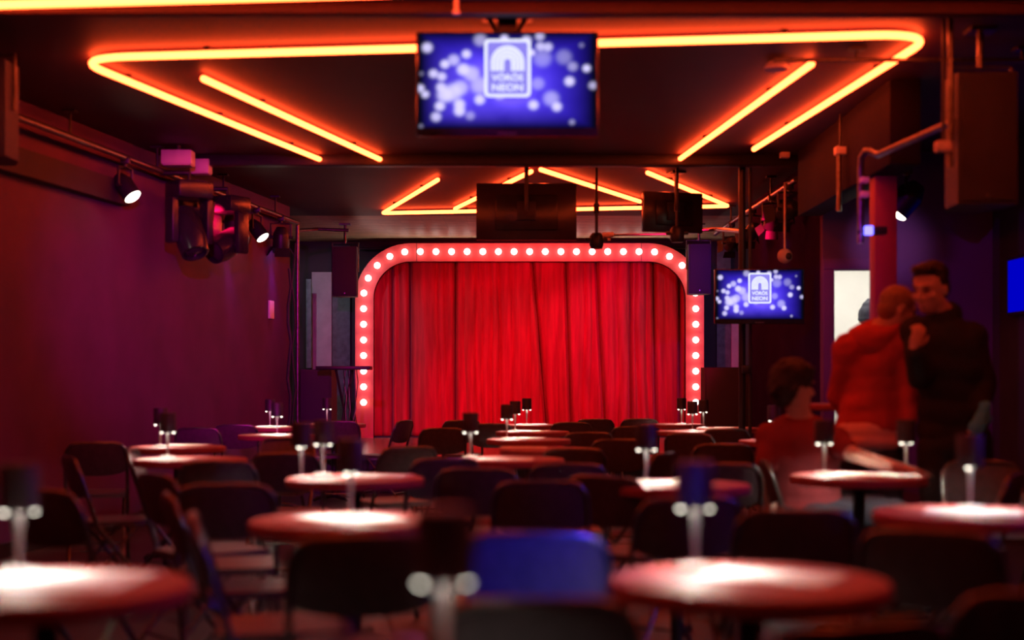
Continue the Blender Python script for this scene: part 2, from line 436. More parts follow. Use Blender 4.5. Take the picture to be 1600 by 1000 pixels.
neon([n_(684,281), n_(598,333), n_(1138,322), n_(1012,270)], 'red neon outline tube with two sharp corners above the stage front', corner=.05)
neon([n_(711,326), n_(830,268)], 'short red neon tube partly behind the dark hanging monitor')
neon([n_(845,265), n_(1000,315)], 'slanting red neon tube right of the dark hanging monitor')
d0 = atz(0, 8, NZ_); d1 = atz(350, -2, NZ_)
sl_ = (d1.y-d0.y)/(d1.x-d0.x)
neon([V((-2.9, 2.6, NZ_)), V((-3.55, d0.y+sl_*(-.95), NZ_)), V((2.9, d0.y+sl_*(5.5), NZ_)), V((2.3, 2.8, NZ_))], 'red neon tube crossing the top left corner of the view', corner=.3)
neon([V((-1.6, 1.2, NZ_)), V((-.2, 4.6, NZ_))], 'straight red neon tube overhead nearest the camera on the left')
neon([V((2.0, 1.2, NZ_)), V((.9, 4.6, NZ_))], 'straight red neon tube overhead nearest the camera on the right')

# ------------------------------------------------------------ screens
BLOBS = [(130,220,40,.9),(440,275,35,1),(740,145,32,1),(550,155,50,.5),(915,160,38,.9),(1020,125,35,.7),(1025,210,35,.8),(1085,215,35,.8),(955,262,28,1),
 (270,360,35,1),(340,325,45,.7),(415,405,48,1),(480,440,60,.7),(180,440,35,.9),(245,465,35,.9),(240,555,38,.9),(75,565,32,.9),(115,615,30,.9),
 (270,620,60,.9),(330,600,70,.8),(390,560,60,.7),(385,700,42,1),(385,755,42,1),(230,715,38,1),(200,805,38,.8),(545,660,40,1),(545,540,70,.6),
 (470,795,35,.4),(970,705,38,1),(1155,720,37,1),(1255,505,38,1),(1390,395,30,1),(1280,380,38,.45),(1005,525,50,.4),(1110,650,60,.5),(1440,540,32,.6),
 (1275,850,22,.4),(1350,200,20,.25),(85,440,18,.2),(80,885,18,.25),(1040,310,70,.35),(1210,300,60,.3),(700,620,40,.5)]
def screen_image(w, h, parent, y, ref=1.0, zoff=0.):
    NX, NZ2 = 176, 100; bm = bmesh.new(); lay = bm.loops.layers.float_color.new('picture')
    vs = [[bm.verts.new((-w/2+w*i/NX, y, -h/2+h*j/NZ2+zoff)) for i in range(NX+1)] for j in range(NZ2+1)]
    def colr(u, v):                                # u to the right, v down, both 0..1
        X, Y = 60+u*1405, 100+v*800
        n1 = noise.fractal(V((u*4.2, v*2.6, 3.1)), 1., 2., 4)*.5+.5
        cen = math.exp(-((u-.42)/.42)**2-((v-.58)/.42)**2)
        k = max(0, min(1, .16+.8*cen*(.45+n1*.8)))
        dark = max(0, min(1, 1.25-2.1*max(abs(u-.5)*1.05, abs(v-.5)*1.02)**2.2*2.6))
        c = [.015+.24*k**2, .004+.15*k**2.1, .25+1.1*k]
        c = [x*dark+ (.006 if i == 2 else .002) for i, x in enumerate(c)]
        for (bx, by, br, bs) in BLOBS:
            q = ((X-bx)**2+(Y-by)**2)/(br*br)
            if q < 4:
                a = bs/(1+math.exp((q-.9)*3.4))
                c = [c[0]*(1-a)+.78*a, c[1]*(1-a)+.72*a, c[2]*(1-a)+1.15*a]
        return (*c, 1)
    cs = [[colr(i/NX, 1-j/NZ2) for i in range(NX+1)] for j in range(NZ2+1)]
    for j in range(NZ2):
        for i in range(NX):
            fc = bm.faces.new((vs[j][i], vs[j][i+1], vs[j+1][i+1], vs[j+1][i]))
            for lp, (jj, ii) in zip(fc.loops, ((j,i),(j,i+1),(j+1,i+1),(j+1,i))): lp[lay] = cs[jj][ii]
    me = bpy.data.meshes.new('screen'); bm.to_mesh(me); bm.free()
    mm = bpy.data.materials.get('screen_picture')
    if mm is None:
        mm = bpy.data.materials.new('screen_picture'); mm.use_nodes = True; nt = mm.node_tree; nt.nodes.clear()
        at = nt.nodes.new('ShaderNodeVertexColor'); at.layer_name = 'picture'; e = nt.nodes.new('ShaderNodeEmission'); oo = nt.nodes.new('ShaderNodeOutputMaterial')
        nt.links.new(at.outputs[0], e.inputs[0]); nt.links.new(e.outputs[0], oo.inputs[0]); e.inputs[1].default_value = 1.05
    me.materials.append(mm)
    o = bpy.data.objects.new('screen', me); COL.objects.link(o); o.parent = parent; return o
def text_mesh(body, size, name, m, parent, loc, sx=1., bold=0.):
    c = bpy.data.curves.new(name, 'FONT'); c.body = body; c.size = size; c.align_x = 'CENTER'; c.align_y = 'CENTER'; c.extrude = .0008; c.offset = bold
    t = bpy.data.objects.new(name, c); COL.objects.link(t)
    dg = bpy.context.evaluated_depsgraph_get(); me = bpy.data.meshes.new_from_object(t.evaluated_get(dg)); bpy.data.objects.remove(t)
    me.materials.clear(); me.materials.append(m)
    me.transform(Matrix.Translation(loc) @ Matrix.Rotation(PI/2, 4, 'X') @ Matrix.Diagonal((sx, 1, 1, 1)))
    o = bpy.data.objects.new(name, me); COL.objects.link(o); o.parent = parent; return o
def rrect(w, h, r, cx=0, cz=0, n=6):
    p = []
    for (sx, sz, a0) in ((1,1,0), (-1,1,90), (-1,-1,180), (1,-1,270)):
        for k in range(n+1):
            t = math.radians(a0+90*k/n); p.append((cx+sx*(w/2-r)+r*math.cos(t), cz+sz*(h/2-r)+r*math.sin(t)))
    return p
def ring(m, po, pi_, y0, y1, closed=True):
    O0, I0, O1, I1 = [[m.bm.verts.new((x, y, z)) for (x, z) in q] for y in (y0, y1) for q in (po, pi_)]
    n = len(po)
    for k in range(n if closed else n-1):
        j = (k+1) % n
        m.bm.faces.new((O0[k], O0[j], I0[j], I0[k])); m.bm.faces.new((O1[j], O1[k], I1[k], I1[j]))
        m.bm.faces.new((O0[j], O0[k], O1[k], O1[j])); m.bm.faces.new((I0[k], I0[j], I1[j], I1[k]))
    return m
def logo(w, h, cx, cz, y, parent):
    lg = MB().prism(rrect(w*.93, h*.95, w*.06, cx, cz), y-.0012, y-.0002).build('logo', M['logo_violet'], parent, smooth=False)
    m = ring(MB(), rrect(w, h, w*.1, cx, cz), rrect(w*.86, h*.9, w*.05, cx, cz), y-.003, y-.0005); m.build('logo_border', M['logo'], lg, smooth=False)
    m = MB(); zb = cz-h*.05                         # concentric arch bands
    for ro, ri in ((.36,.30),(.285,.225),(.21,.15),(.135,.075)):
        R, r_ = w*ro, w*ri; zc_ = cz+h*.39-w*.36
        P = lambda q: [(cx-q, zb)]+[(cx-q*math.cos(PI*k/16), zc_+q*math.sin(PI*k/16)) for k in range(17)]+[(cx+q, zb)]
        ring(m, P(R), P(r_), y-.003, y-.0005, closed=False)
    m.build('logo_arch', M['logo'], lg, smooth=False)
    text_mesh('VÖRÖS', h*.145, 'logo_text', M['logo'], lg, (cx, y-.002, cz-h*.17), sx=w*.72/(h*.145*3.55), bold=.0012)
    text_mesh('NEON', h*.16, 'logo_text', M['logo'], lg, (cx, y-.002, cz-h*.34), sx=w*.72/(h*.16*3.0), bold=.0012)
def television(px0, px1, py0, py1, d, label, roll=0., rz=0.):
    w = (px1-px0)*d/F; h = (py1-py0)*d/F
    root = empty('television', ((XA(px0, d)+XA(px1, d))/2, d, (ZA(py0, d)+ZA(py1, d))/2), rz, label, 'television')
    MB().box((0, .03, 0), (w, .05, h), bev=.008).build('casing', M['blackgloss'], root)
    bz = .012; hh = h-.05
    screen_image(w-2*bz, hh, root, .0035, zoff=.015)
    MB().box((0,.004,-h/2+.012), (w*.1, .006, .006)).build('badge', M['steel'], root, smooth=False)
    u, v, lw, lh = (793-652)/281-.5, .5-(107-50)/162, .255*w, .555*h
    logo(lw, lh, u*w, v*h, .0032, root)
    return root, w, h
tv, tw, th = television(650, 935, 49, 212, 7.3, 'ceiling-hung television showing blue bokeh lights, large above the room')
m = MB().box((0, .075, .05), (.3, .04, .25), bev=.01); zt = H-tv.location.z
m.box((0, .1, zt-.06), (.1, .06, .1), bev=.01).tube([(0,.1,0), (0,.1,zt-.05)], .025).box((0,.1,zt-.012), (.26,.16,.024), bev=.006)
m.tube([(-.1,.09,zt-.015), (-.03,.09,th/2-.03)], .014).tube([(.1,.09,zt-.015), (.03,.09,th/2-.03)], .014).build('ceiling_bracket', M['black'], tv)
tv2, tw2, th2 = television(1117, 1257, 420, 506, 12.0, 'smaller television showing blue bokeh lights on the stage-side pole', rz=math.radians(-2))
m = MB().box((0, .08, 0), (.3, .05, .2), bev=.01).tube([(-.2, .09, 0), (-.2, .3, 0)], .03)
m.build('wall_bracket', M['black'], tv2)
# pole that carries the smaller television
px_ = XA(1160, 12.3)
pl = empty('lighting_pole', (px_, 12.32, 0), 0, 'dark vertical pole behind the smaller television', 'pole')
MB().tube([(0,0,.02), (0,0,H)], .03, n=14).build('tube', M['black'], pl)
MB().lathe([(0,0),(.16,0),(.16,.015),(.03,.03),(.03,.06)], n=24).build('base_plate', M['black'], pl)
MB().tube([(.07,0,.02), (.07,0,H-.02)], .014, n=10).build('cable', M['cable'], pl)
MB().box((.03,-.03,1.27), (.08,.1,.07), bev=.01).build('junction_clamp', M['black'], pl)
# monitors facing the stage
def monitor(px0, px1, py0, py1, d, label, rz):
    w = (px1-px0)*d/F; h = (py1-py0)*d/F
    root = empty('stage_monitor', ((XA(px0, d)+XA(px1, d))/2, d, (ZA(py0, d)+ZA(py1, d))/2), rz, label, 'monitor', 'monitors hung over the stage front')
    MB().box((0, .03, 0), (w, .06, h), bev=.01).build('casing', M['darkscreen'], root)
    MB().box((0, -.012, -.01), (w*.62, .03, h*.62), bev=.012).build('rear_housing', M['blackgloss'], root)
    m = MB().box((0, -.04, 0), (.16, .04, .16), bev=.006); zt = H-root.location.z
    m.tube([(0,-.06,0), (0,-.06,zt)], .02).box((0,-.06,zt-.01), (.14,.14,.02), bev=.004); m.build('ceiling_mount', M['black'], root)
    MB().box((0,.062,0), (w-.03, .004, h-.03)).build('screen', M['darkscreen'], root, smooth=False)
    return root
monitor(744, 901, 286, 375, 12.4, 'wider dark monitor turned to the stage, hung above the curtain', 0)
monitor(1002, 1103, 300, 363, 13.1, 'narrower dark monitor hung at an angle right of the wider one', math.radians(18))
bs = empty('wall_screen', (4.02, 10.85, (2.13+1.72)/2), 0, 'blue glowing screen on the dark right wall at the edge of the view', 'screen')
MB().box((-.03, 0, 0), (.05, 1.1, .47), bev=.01).build('casing', M['blackgloss'], bs)
MB().box((-.057, 0, 0), (.004, 1.02, .41)).build('lit_panel', M['bluescreen'], bs, smooth=False)

# ------------------------------------------------------------ tables
def make_table(R=.31):
    root = empty('round_table', (0,0,0))
    MB().lathe([(0,.712),(R-.006,.712),(R,.718),(R,.744),(R-.006,.75),(0,.75)], n=72).build('tabletop', M['table'], root)
    MB().tube([(0,0,.03), (0,0,.712)], .028, n=18).lathe([(0,.69),(.12,.70),(.12,.712),(0,.712)], n=24).build('column', M['black'], root)
    m = MB()
    for k in range(4):
        a = PI/4+PI/2*k; m.tube([(0,0,.05), (.2*math.cos(a),.2*math.sin(a),.03), (.23*math.cos(a),.23*math.sin(a),.012)], [.022,.018,.012], n=10)
    m.build('base', M['black'], root)
    return root
TG = 'round tables in the audience'
TAB = {}
proto_t = [None]
def table(key, px, d, label):
    if proto_t[0] is None: o = proto_t[0] = make_table()
    else: o = copy_tree(proto_t[0])
    o.location = (XA(px, d), d, 0); o.rotation_euler.z = random.uniform(0, 1.5); tag(o, label, 'table', TG); TAB[key] = o
    return o
for key, px, d, lab in [
 ('T0', 690, 2.0, 'round table just below the bottom edge, carrying the nearest lamp'),
 ('T1', 1170, 3.17, 'large near round table right of centre with a white sheet, beside the blue-lit chair'),
 ('T5', 72, 3.08, 'near round table cut by the left edge with a broad white sheet'),
 ('T2', 543, 4.5, 'round table left of centre with a diamond-turned sheet under a thin lamp'),
 ('T6', 1512, 4.74, 'round table cut by the right edge with a lamp and paper'),
 ('T3', 555, 6.4, 'round table directly behind the diamond-sheet table, white lamplight on its top'),
 ('T4', 1342, 6.53, 'round table under the arm of the seated man'),
 ('T7', 1058, 6.02, 'round table half hidden behind the big lamp shade right of centre'),
 ('T10', 298, 7.9, 'round table by the left wall, nearer of the two lit there'),
 ('T9', 278, 9.3, 'round table by the left wall, farther of the two lit there'),
 ('T16', 795, 7.9, 'round table right of the tan-lit chair back in the middle'),
 ('T17', 858, 9.0, 'round table in the middle just in front of three stacked-looking lit tables'),
 ('T13', 826, 10.4, 'nearest of three lit tables lined up towards the curtain centre'),
 ('T14', 832, 11.9, 'middle of three lit tables lined up towards the curtain centre'),
 ('T15', 830, 13.6, 'farthest of three lit tables lined up towards the curtain centre'),
 ('T11', 434, 11.2, 'round table with a lamp in front of the left stage speaker, nearer of two'),
 ('T12', 425, 13.0, 'round table with a lamp in front of the left wall end, farther of two'),
 ('T18', 1082, 12.0, 'far round table below the right arch post with two lamps behind'),
 ('T19', 1142, 12.75, 'far round table in front of the right floor speaker'),
 ('T21', 1222, 10.2, 'round table behind the left shoulder of the seated man'),
 ('T22', 522, 13.9, 'small-looking far table under the left stage front with a purple lamp'),
 ('T23', 1052, 13.8, 'farthest round table at the right end of the curtain'),
 ]: table(key, px, d, lab)
# tall bar table
bt = empty('bar_table', (XA(1318, 8.3), 8.3, 0), 0, 'tall round bar table behind the seated man and the hooded man', 'table')
zb_ = ZA(631, 8.3)
MB().lathe([(0,zb_-.035),(.29,zb_-.035),(.3,zb_-.028),(.3,zb_-.006),(.294,zb_),(0,zb_)], n=48).build('tabletop', M['table'], bt)
MB().tube([(0,0,.02), (0,0,zb_-.035)], .03, n=16).build('column', M['black'], bt)
MB().lathe([(0,0),(.22,0),(.22,.012),(.03,.03)], n=32).build('base', M['black'], bt)

# ------------------------------------------------------------ lamps
def make_lamp():
    root = empty('table_lamp', (0,0,0))
    MB().lathe([(0,0),(.045,0),(.046,.004),(.043,.008),(.006,.012),(.004,.02)], n=32).build('base', M['brass'], root)
    MB().tube([(0,0,.01), (0,0,.06), (0,0,.146)], [.0045,.006,.0105], n=14).build('stem', M['brass'], root)
    s = MB().lathe([(.0455,.142),(.0455,.247),(.043,.251),(0,.251),(0,.249),(.042,.249),(.0435,.246),(.0435,.142)], n=40).build('lamp_shade', M['shade'], root)
    MB().tube([(-.036,0,.147), (.036,0,.147)], .003, n=8).tube([(0,0,.146), (0,0,.249)], .004, n=8).build('cross_bar', M['brass'], root)
    for x in (-.034, 0, .034): MB().ell((x, 0, .143), .009, u=14, v=10).build('led_bulb', M['led'], root)
    l = light('lamp_light', 'POINT', (0,0,.164), (1,.9,.78), 12., radius=.018); l.parent = root
    return root
LG = 'black shaded table lamps'
proto_l = [None]
def lamp(px, d, rz, label, pw=1.0):
    if proto_l[0] is None: o = proto_l[0] = make_lamp()
    else: o = copy_tree(proto_l[0])
    o.location = (XA(px, d), d, .75); o.rotation_euler.z = math.radians(rz); tag(o, label, 'lamp', LG); return o
for px, d, rz, lab in [
 (693, 2.16, 8, 'nearest lamp, big blurred black shade at the bottom centre'),
 (1086, 3.38, 5, 'second nearest lamp, large blurred shade on the near right table'),
 (30, 3.3, 30, 'lamp on the near left table, cut by the left edge'),
 (548, 4.62, 75, 'lamp with thin grey stem standing on the diamond-turned sheet'),
 (1516, 4.92, 60, 'lamp on the table at the right edge with one bright bulb'),
 (1288, 6.68, 20, 'lamp in front of the arm and shoulder of the seated man'),
 (1416, 6.74, 35, 'lamp beside the hand of the seated man'),
 (505, 6.6, 30, 'lamp at the back of the second table left of centre'),
 (471, 6.35, 80, 'lamp at the left rim of the second table left of centre'),
 (1010, 6.12, 0, 'lamp with three bulbs on the half hidden table right of centre'),
 (262, 8.05, 0, 'lamp by the left wall, nearer and taller-looking of two'),
 (251, 9.35, 20, 'lamp by the left wall, farther of two behind the nearer'),
 (735, 8.05, 0, 'lamp in the middle behind the tan-lit chair back'),
 (792, 10.55, 0, 'lowest of three lamps in a row against the curtain centre'),
 (805, 12.05, 15, 'middle of three lamps in a row against the curtain centre'),
 (823, 13.65, 0, 'topmost of three lamps in a row against the curtain centre'),
 (433, 11.3, 10, 'lamp in front of the left stage speaker, right of two'),
 (422, 13.05, 15, 'lamp in front of the left wall end, left of two'),
 (511, 13.95, 0, 'purple-shaded far lamp before the left floor speaker side'),
 (1065, 13.85, 20, 'far lamp against the right end of the curtain, leftmost of three'),
 (1082, 12.05, 0, 'lowest of three far lamps below the right arch post'),
 (1099, 12.75, 30, 'rightmost of three far lamps below the right arch post'),
 (1209, 10.2, 25, 'lamp with two bright dots behind the shoulder of the seated man'),
 ]: lamp(px, d, rz, lab)

# papers lying on the tables
def paper(px, py, rz, label, w=.21, h=.3, extra=0.):
    p = atz(px, py, .75)
    o = MB().box((0,0,.0008+extra), (w, h, .0014)).build('paper_sheet', M['paper'], smooth=False)
    o.location = (p.x, p.y, .7503); o.rotation_euler.z = math.radians(rz); return tag(o, label, 'paper', 'white menus on the tables')
for a in [
 (1205, 900, 62, 'white sheet on the near right table'),
 (95, 908, 84, 'wide white sheet on the near left table', .3, .36),
 (548, 810, 40, 'white sheet turned like a diamond under a lamp, left of centre', .25, .3),
 (1520, 801, 70, 'white sheet under the lamp on the right edge table', .22, .31),
 (1350, 741, 80, 'white sheet on the table in front of the seated man'),
 (590, 743, 75, 'white sheet at the right of the second table left of centre'),
 (1018, 753, 80, 'white sheet on the half hidden table right of centre'),
 (290, 695, 80, 'white sheet on the farther table by the left wall'),
 (255, 718, 82, 'white sheet on the nearer table by the left wall'),
 (790, 718, 85, 'white sheet right of the tan-lit chair back'),
 (818, 699, 85, 'white sheet on the fourth table from the curtain in the middle row'),
 (820, 684, 80, 'white sheet on the nearest of the three lined-up lit tables'),
 (830, 673, 80, 'white sheet on the middle of the three lined-up lit tables'),
 (832, 662.5, 80, 'white sheet on the farthest of the three lined-up lit tables'),
 (434, 679, 80, 'white sheet on the lit table before the left floor speaker'),
 (425, 666, 80, 'white sheet on the far lit table by the left wall end'),
 (1142, 668, 80, 'white sheet on the far table before the right floor speaker'),
 ]: paper(*a)

# ------------------------------------------------------------ folding chairs
def make_chair():
    root = empty('folding_chair', (0,0,0)); w = .19
    def ft(t): return (.20-.33*t/.45 if t < .45 else -.13-.1*(t-.45)/.34)   # y of the front tube at height t
    ys = -.23
    for sx in (-1, 1):
        MB().tube([(sx*w, .20, .012), (sx*w, -.13, .45)], .0115, n=10).tube([(sx*w, .2, .0), (sx*w, .195, .03)], .0145, n=10).build('front_leg', M['steel'], root)
        MB().tube([(sx*(w-.026), -.27, .012), (sx*(w-.026), .08, .425)], .0105, n=10).tube([(sx*(w-.026), -.27, 0), (sx*(w-.026), -.265, .03)], .0135, n=10).build('rear_leg', M['steel'], root)
    m = MB()
    arc = [(-w, -.13, .45), (-w, -.2, .68), (-w+.008, -.222, .735), (-w+.035, -.23, .772), (-w+.075, -.235, .782), (0, -.25, .785),
           (w-.075, -.235, .782), (w-.035, -.23, .772), (w-.008, -.222, .735), (w, -.2, .68), (w, -.13, .45)]
    m.tube(arc, .0115, n=10).build('back_frame', M['steel'], root)
    # curved backrest panel
    m = MB(); NX, NZ2 = 14, 6; g = []
    for s_ in (0, 1):
        gg = []
        for j in range(NZ2+1):
            v = j/NZ2; row = []
            for i in range(NX+1):
                u = -1+2*i/NX
                hw = w-.004
                zb = .575+.03*abs(u)**3; zt_ = .778-.03*abs(u)**6-.012*abs(u)**2
                z = zb+(zt_-zb)*v
                y = -.13-.3*(z-.45)-.03*(1-u*u)+(.011 if s_ else -.011)*(1-.7*abs(u)**6)*(1-.6*abs(2*v-1)**6)
                row.append(m.bm.verts.new((u*hw, y, z)))
            gg.append(row)
        g.append(gg)
    for s_ in (0, 1):
        for j in range(NZ2):
            for i in range(NX):
                q = [g[s_][j][i], g[s_][j][i+1], g[s_][j+1][i+1], g[s_][j+1][i]]; m.bm.faces.new(q if s_ == 0 else q[::-1])
    for j in range(NZ2):
        for i in (0, NX): m.bm.faces.new((g[0][j][i], g[0][j+1][i], g[1][j+1][i], g[1][j][i]))
    for i in range(NX):
        for j in (0, NZ2): m.bm.faces.new((g[0][j][i], g[0][j][i+1], g[1][j][i+1], g[1][j][i]))
    m.build('backrest', M['vinyl'], root)
    sp = []
    for (x, y, r) in ((w-.045, .2, .05), (-(w-.045), .2, .05), (-(w-.03), -.15, .03), (w-.03, -.15, .03)):
        a0 = {(1,1):0, (-1,1):90, (-1,-1):180, (1,-1):270}[(1 if x > 0 else -1, 1 if y > 0 else -1)]
        for k in range(6):
            t = math.radians(a0+18*k); sp.append((x+r*.6*math.cos(t), y+r*.6*math.sin(t)))
    m = MB().prismz(sp, .432, .458)
    bmesh.ops.bevel(m.bm, geom=[e for e in m.bm.edges if abs(e.verts[0].co.z-e.verts[1].co.z) < 1e-4], offset=.008, segments=2, affect='EDGES')
    m.build('seat', M['vinyl'], root)
    MB().tube([(-w, .12, .11), (w, .12, .11)], .007, n=8).build('stretcher', M['steel'], root)
    MB().tube([(-w+.026, -.2, .10), (w-.026, -.2, .10)], .007, n=8).build('stretcher', M['steel'], root)
    return root
CG = 'black folding chairs in the audience'
proto_c = [None]; CH = []
def chair(px, d, rz, label):            # px, d = where the middle of its backrest top stands
    if proto_c[0] is None: o = proto_c[0] = make_chair()
    else: o = copy_tree(proto_c[0])
    a = math.radians(rz); x, y = XA(px, d), d
    o.rotation_euler.z = a; o.location = (x-.24*math.sin(a), y+.24*math.cos(a), 0); tag(o, label, 'chair', CG); CH.append(o); return o
for a in [
 (840, 3.76, -4, 'folding chair with strongly blue-lit back at the bottom centre'),
 (566, 3.66, 6, 'black chair back between the nearest lamp and the diamond-sheet table'),
 (838, 2.62, 2, 'dark chair back at the bottom edge below the blue-lit chair'),
 (1245, 4.4, 0, 'wide black chair back right of the big lamp, before the seated man'),
 (845, 5.62, 0, 'brownish chair back in the centre above the blue-lit chair'),
 (697, 7.2, 22, 'tan-lit chair back in the middle left of the centre tables'),
 (352, 5.45, 8, 'reddish chair back with bluish middle, left of the diamond-sheet table'),
 (340, 6.95, 8, 'dark red rounded chair back before the tables by the left wall'),
 (150, 9.0, 14, 'black chair back against the left wall, farthest on that side'),
 (105, 7.4, -62, 'chair seen from the side by the left wall with crossing legs'),
 (205, 8.1, -84, 'chair in profile left of the nearer wall table, thin chrome edge'),
 (240, 6.0, -50, 'dark chair with shiny diagonal legs left of the dark red chair'),
 (262, 5.0, -72, 'side-on chair with long red seat left of the reddish chair'),
 (300, 4.25, -78, 'side-on chair tucked towards the diamond-sheet table from the left'),
 (446, 7.7, 0, 'black chair back left of the second table lamp'),
 (450, 9.7, 176, 'red seated chair facing the camera left of the second table'),
 (308, 11.6, -3, 'black chair back by the left wall next to a tan-lit one'),
 (368, 12.4, 4, 'tan-lit chair back by the left wall in the far rows'),
 (530, 13.4, 0, 'black chair back below the left arch post'),
 (634, 13.6, 68, 'side-on chair standing alone before the left curtain edge'),
 (692, 11.5, 8, 'violet-lit small chair back left of the centre lamps'),
 (722, 13.6, 0, 'dark chair back before the curtain above the violet-lit chair'),
 (768, 12.6, -10, 'dark chair back left of the three centre lamps'),
 (893, 13.0, 0, 'grey chair back right of the farthest centre table'),
 (920, 10.6, 0, 'black chair back right of the nearest centre lit table'),
 (990, 11.9, 0, 'black chair back in the far rows before the right half of the curtain'),
 (897, 8.2, 4, 'dark red chair back right of centre behind the brownish one'),
 (968, 9.4, 0, 'black chair back behind the three-bulb lamp'),
 (930, 14.0, 0, 'farthest chair back before the curtain, left of a twin'),
 (1000, 14.1, 0, 'farthest chair back before the curtain, right of a twin'),
 (1076, 10.4, -24, 'grey-lit chair back below the right arch post'),
 (1135, 11.3, 0, 'black chair back below the far table with a sheet on the right'),
 (1130, 8.75, 0, 'blue-lit low chair back right of the big lamp shade'),
 (1130, 6.75, 0, 'dark red chair back left of the seated man'),
 (1040, 7.7, 62, 'red rimmed side-on chair behind the big lamp shade'),
 (1532, 7.02, 176, 'dark red chair back before the man in black'),
 (1188, 7.16, -90, 'chair the seated man sits on'),
 (1450, 3.8, -26, 'dark chair under the right edge table, beside the near right table'),
 (1650, 2.7, -5, 'black chair cut by the bottom right corner'),
 (1345, 2.36, 20, 'chair back at the bottom edge below the near right table'),
 (745, 6.4, -6, 'black chair back left of the brownish centre chair'),
 (888, 6.75, 2, 'dark chair back right behind the brownish centre chair'),
 (942, 5.9, -35, 'side-on chair with a shiny diagonal leg right of the brownish chair'),
 (1080, 4.85, 12, 'chair with shiny legs behind the big lamp stem'),
 (60, 5.2, -30, 'dark chair behind the near left table lamp'),
 (640, 8.4, 30, 'dark chair behind the tan-lit one, left'),
 (1590, 6.0, 60, 'dark chair at the right edge behind the right lamp'),
 ]: chair(*a)

# ------------------------------------------------------------ rigging pipes and stage lights
def pipe(pts, label, name='lighting_pipe', r=.025, hang=True, m='steel'):
    P = [V(p) for p in pts]
    root = empty(name, P[0], 0, label, 'pipe')
    MB().tube([p-P[0] for p in P], r, n=12).build('tube', M[m], root)
    if hang:
        L = (P[-1]-P[0]).length; n = max(2, int(L/1.6))
        for k in range(n):
            q = P[0].lerp(P[-1], (k+.5)/n); MB().tube([q-P[0], V((q.x, q.y, H))-P[0]], .01, n=8).box(V((q.x, q.y, H-.008))-P[0], (.09,.09,.016)).build('hanger', M['black'], root)
    return root
PZ = 2.9
LP0, LP1 = V((wl(4.5)+.22, 4.5, PZ)), V((XA(462, 15.6)+.02, 15.6, PZ))
pipe([LP0, LP1], 'long black lighting pipe under the ceiling along the left wall', r=.025)
RP0, RP1 = V((2.44, 12.2, PZ)), V((2.40, 16.8, PZ))
pipe([RP0, RP1], 'lighting pipe under the ceiling along the right stage wall')
a, b_ = W(1490, 190, 7.5), W(1372, 242, 8.6)
e1, e2 = W(1352, 236, 8.75), W(1345, 262, 8.8)
pipe([a, b_, W(1360, 236, 8.7), e1, W(1346, 246, 8.78), e2, W(1345, 380, 8.8)], 'red-lit bent pipe under the ceiling ending in a drop by the column', r=.02, hang=False)
pipe([V((XA(1485, 7.5), 7.5, H)), W(1485, 262, 7.5)], 'thin vertical pipe holding the bent pipe beside the big right speaker', r=.016, hang=False)
pipe([(1.5, 8.15, 3.02), (3.4, 8.15, 3.02)], 'thin ceiling conduit crossing the right end of the neon outline', name='ceiling_conduit', r=.013, hang=True)
pipe([W(465, 352, 15.7), V((XA(465, 15.7), 15.7, ZS))], 'shiny vertical pole at the end of the left wall', name='lighting_pole', r=.02, hang=False, m='steel')
pipe([W(1311, 228, 10.2), W(1311, 330, 10.2)], 'short vertical drop pipe left of the column', r=.018, hang=False)
pipe([W(466, 360, 15.75), W(496, 358, 16.2), W(545, 360, 16.2)], 'short black arm reaching from the pole towards the left hanging speaker', r=.02, hang=False)
pipe([W(1160, 362, 12.35), W(1118, 358, 15.0), W(1070, 360, 15.0)], 'short black arm reaching towards the right hanging speaker', r=.02, hang=False)

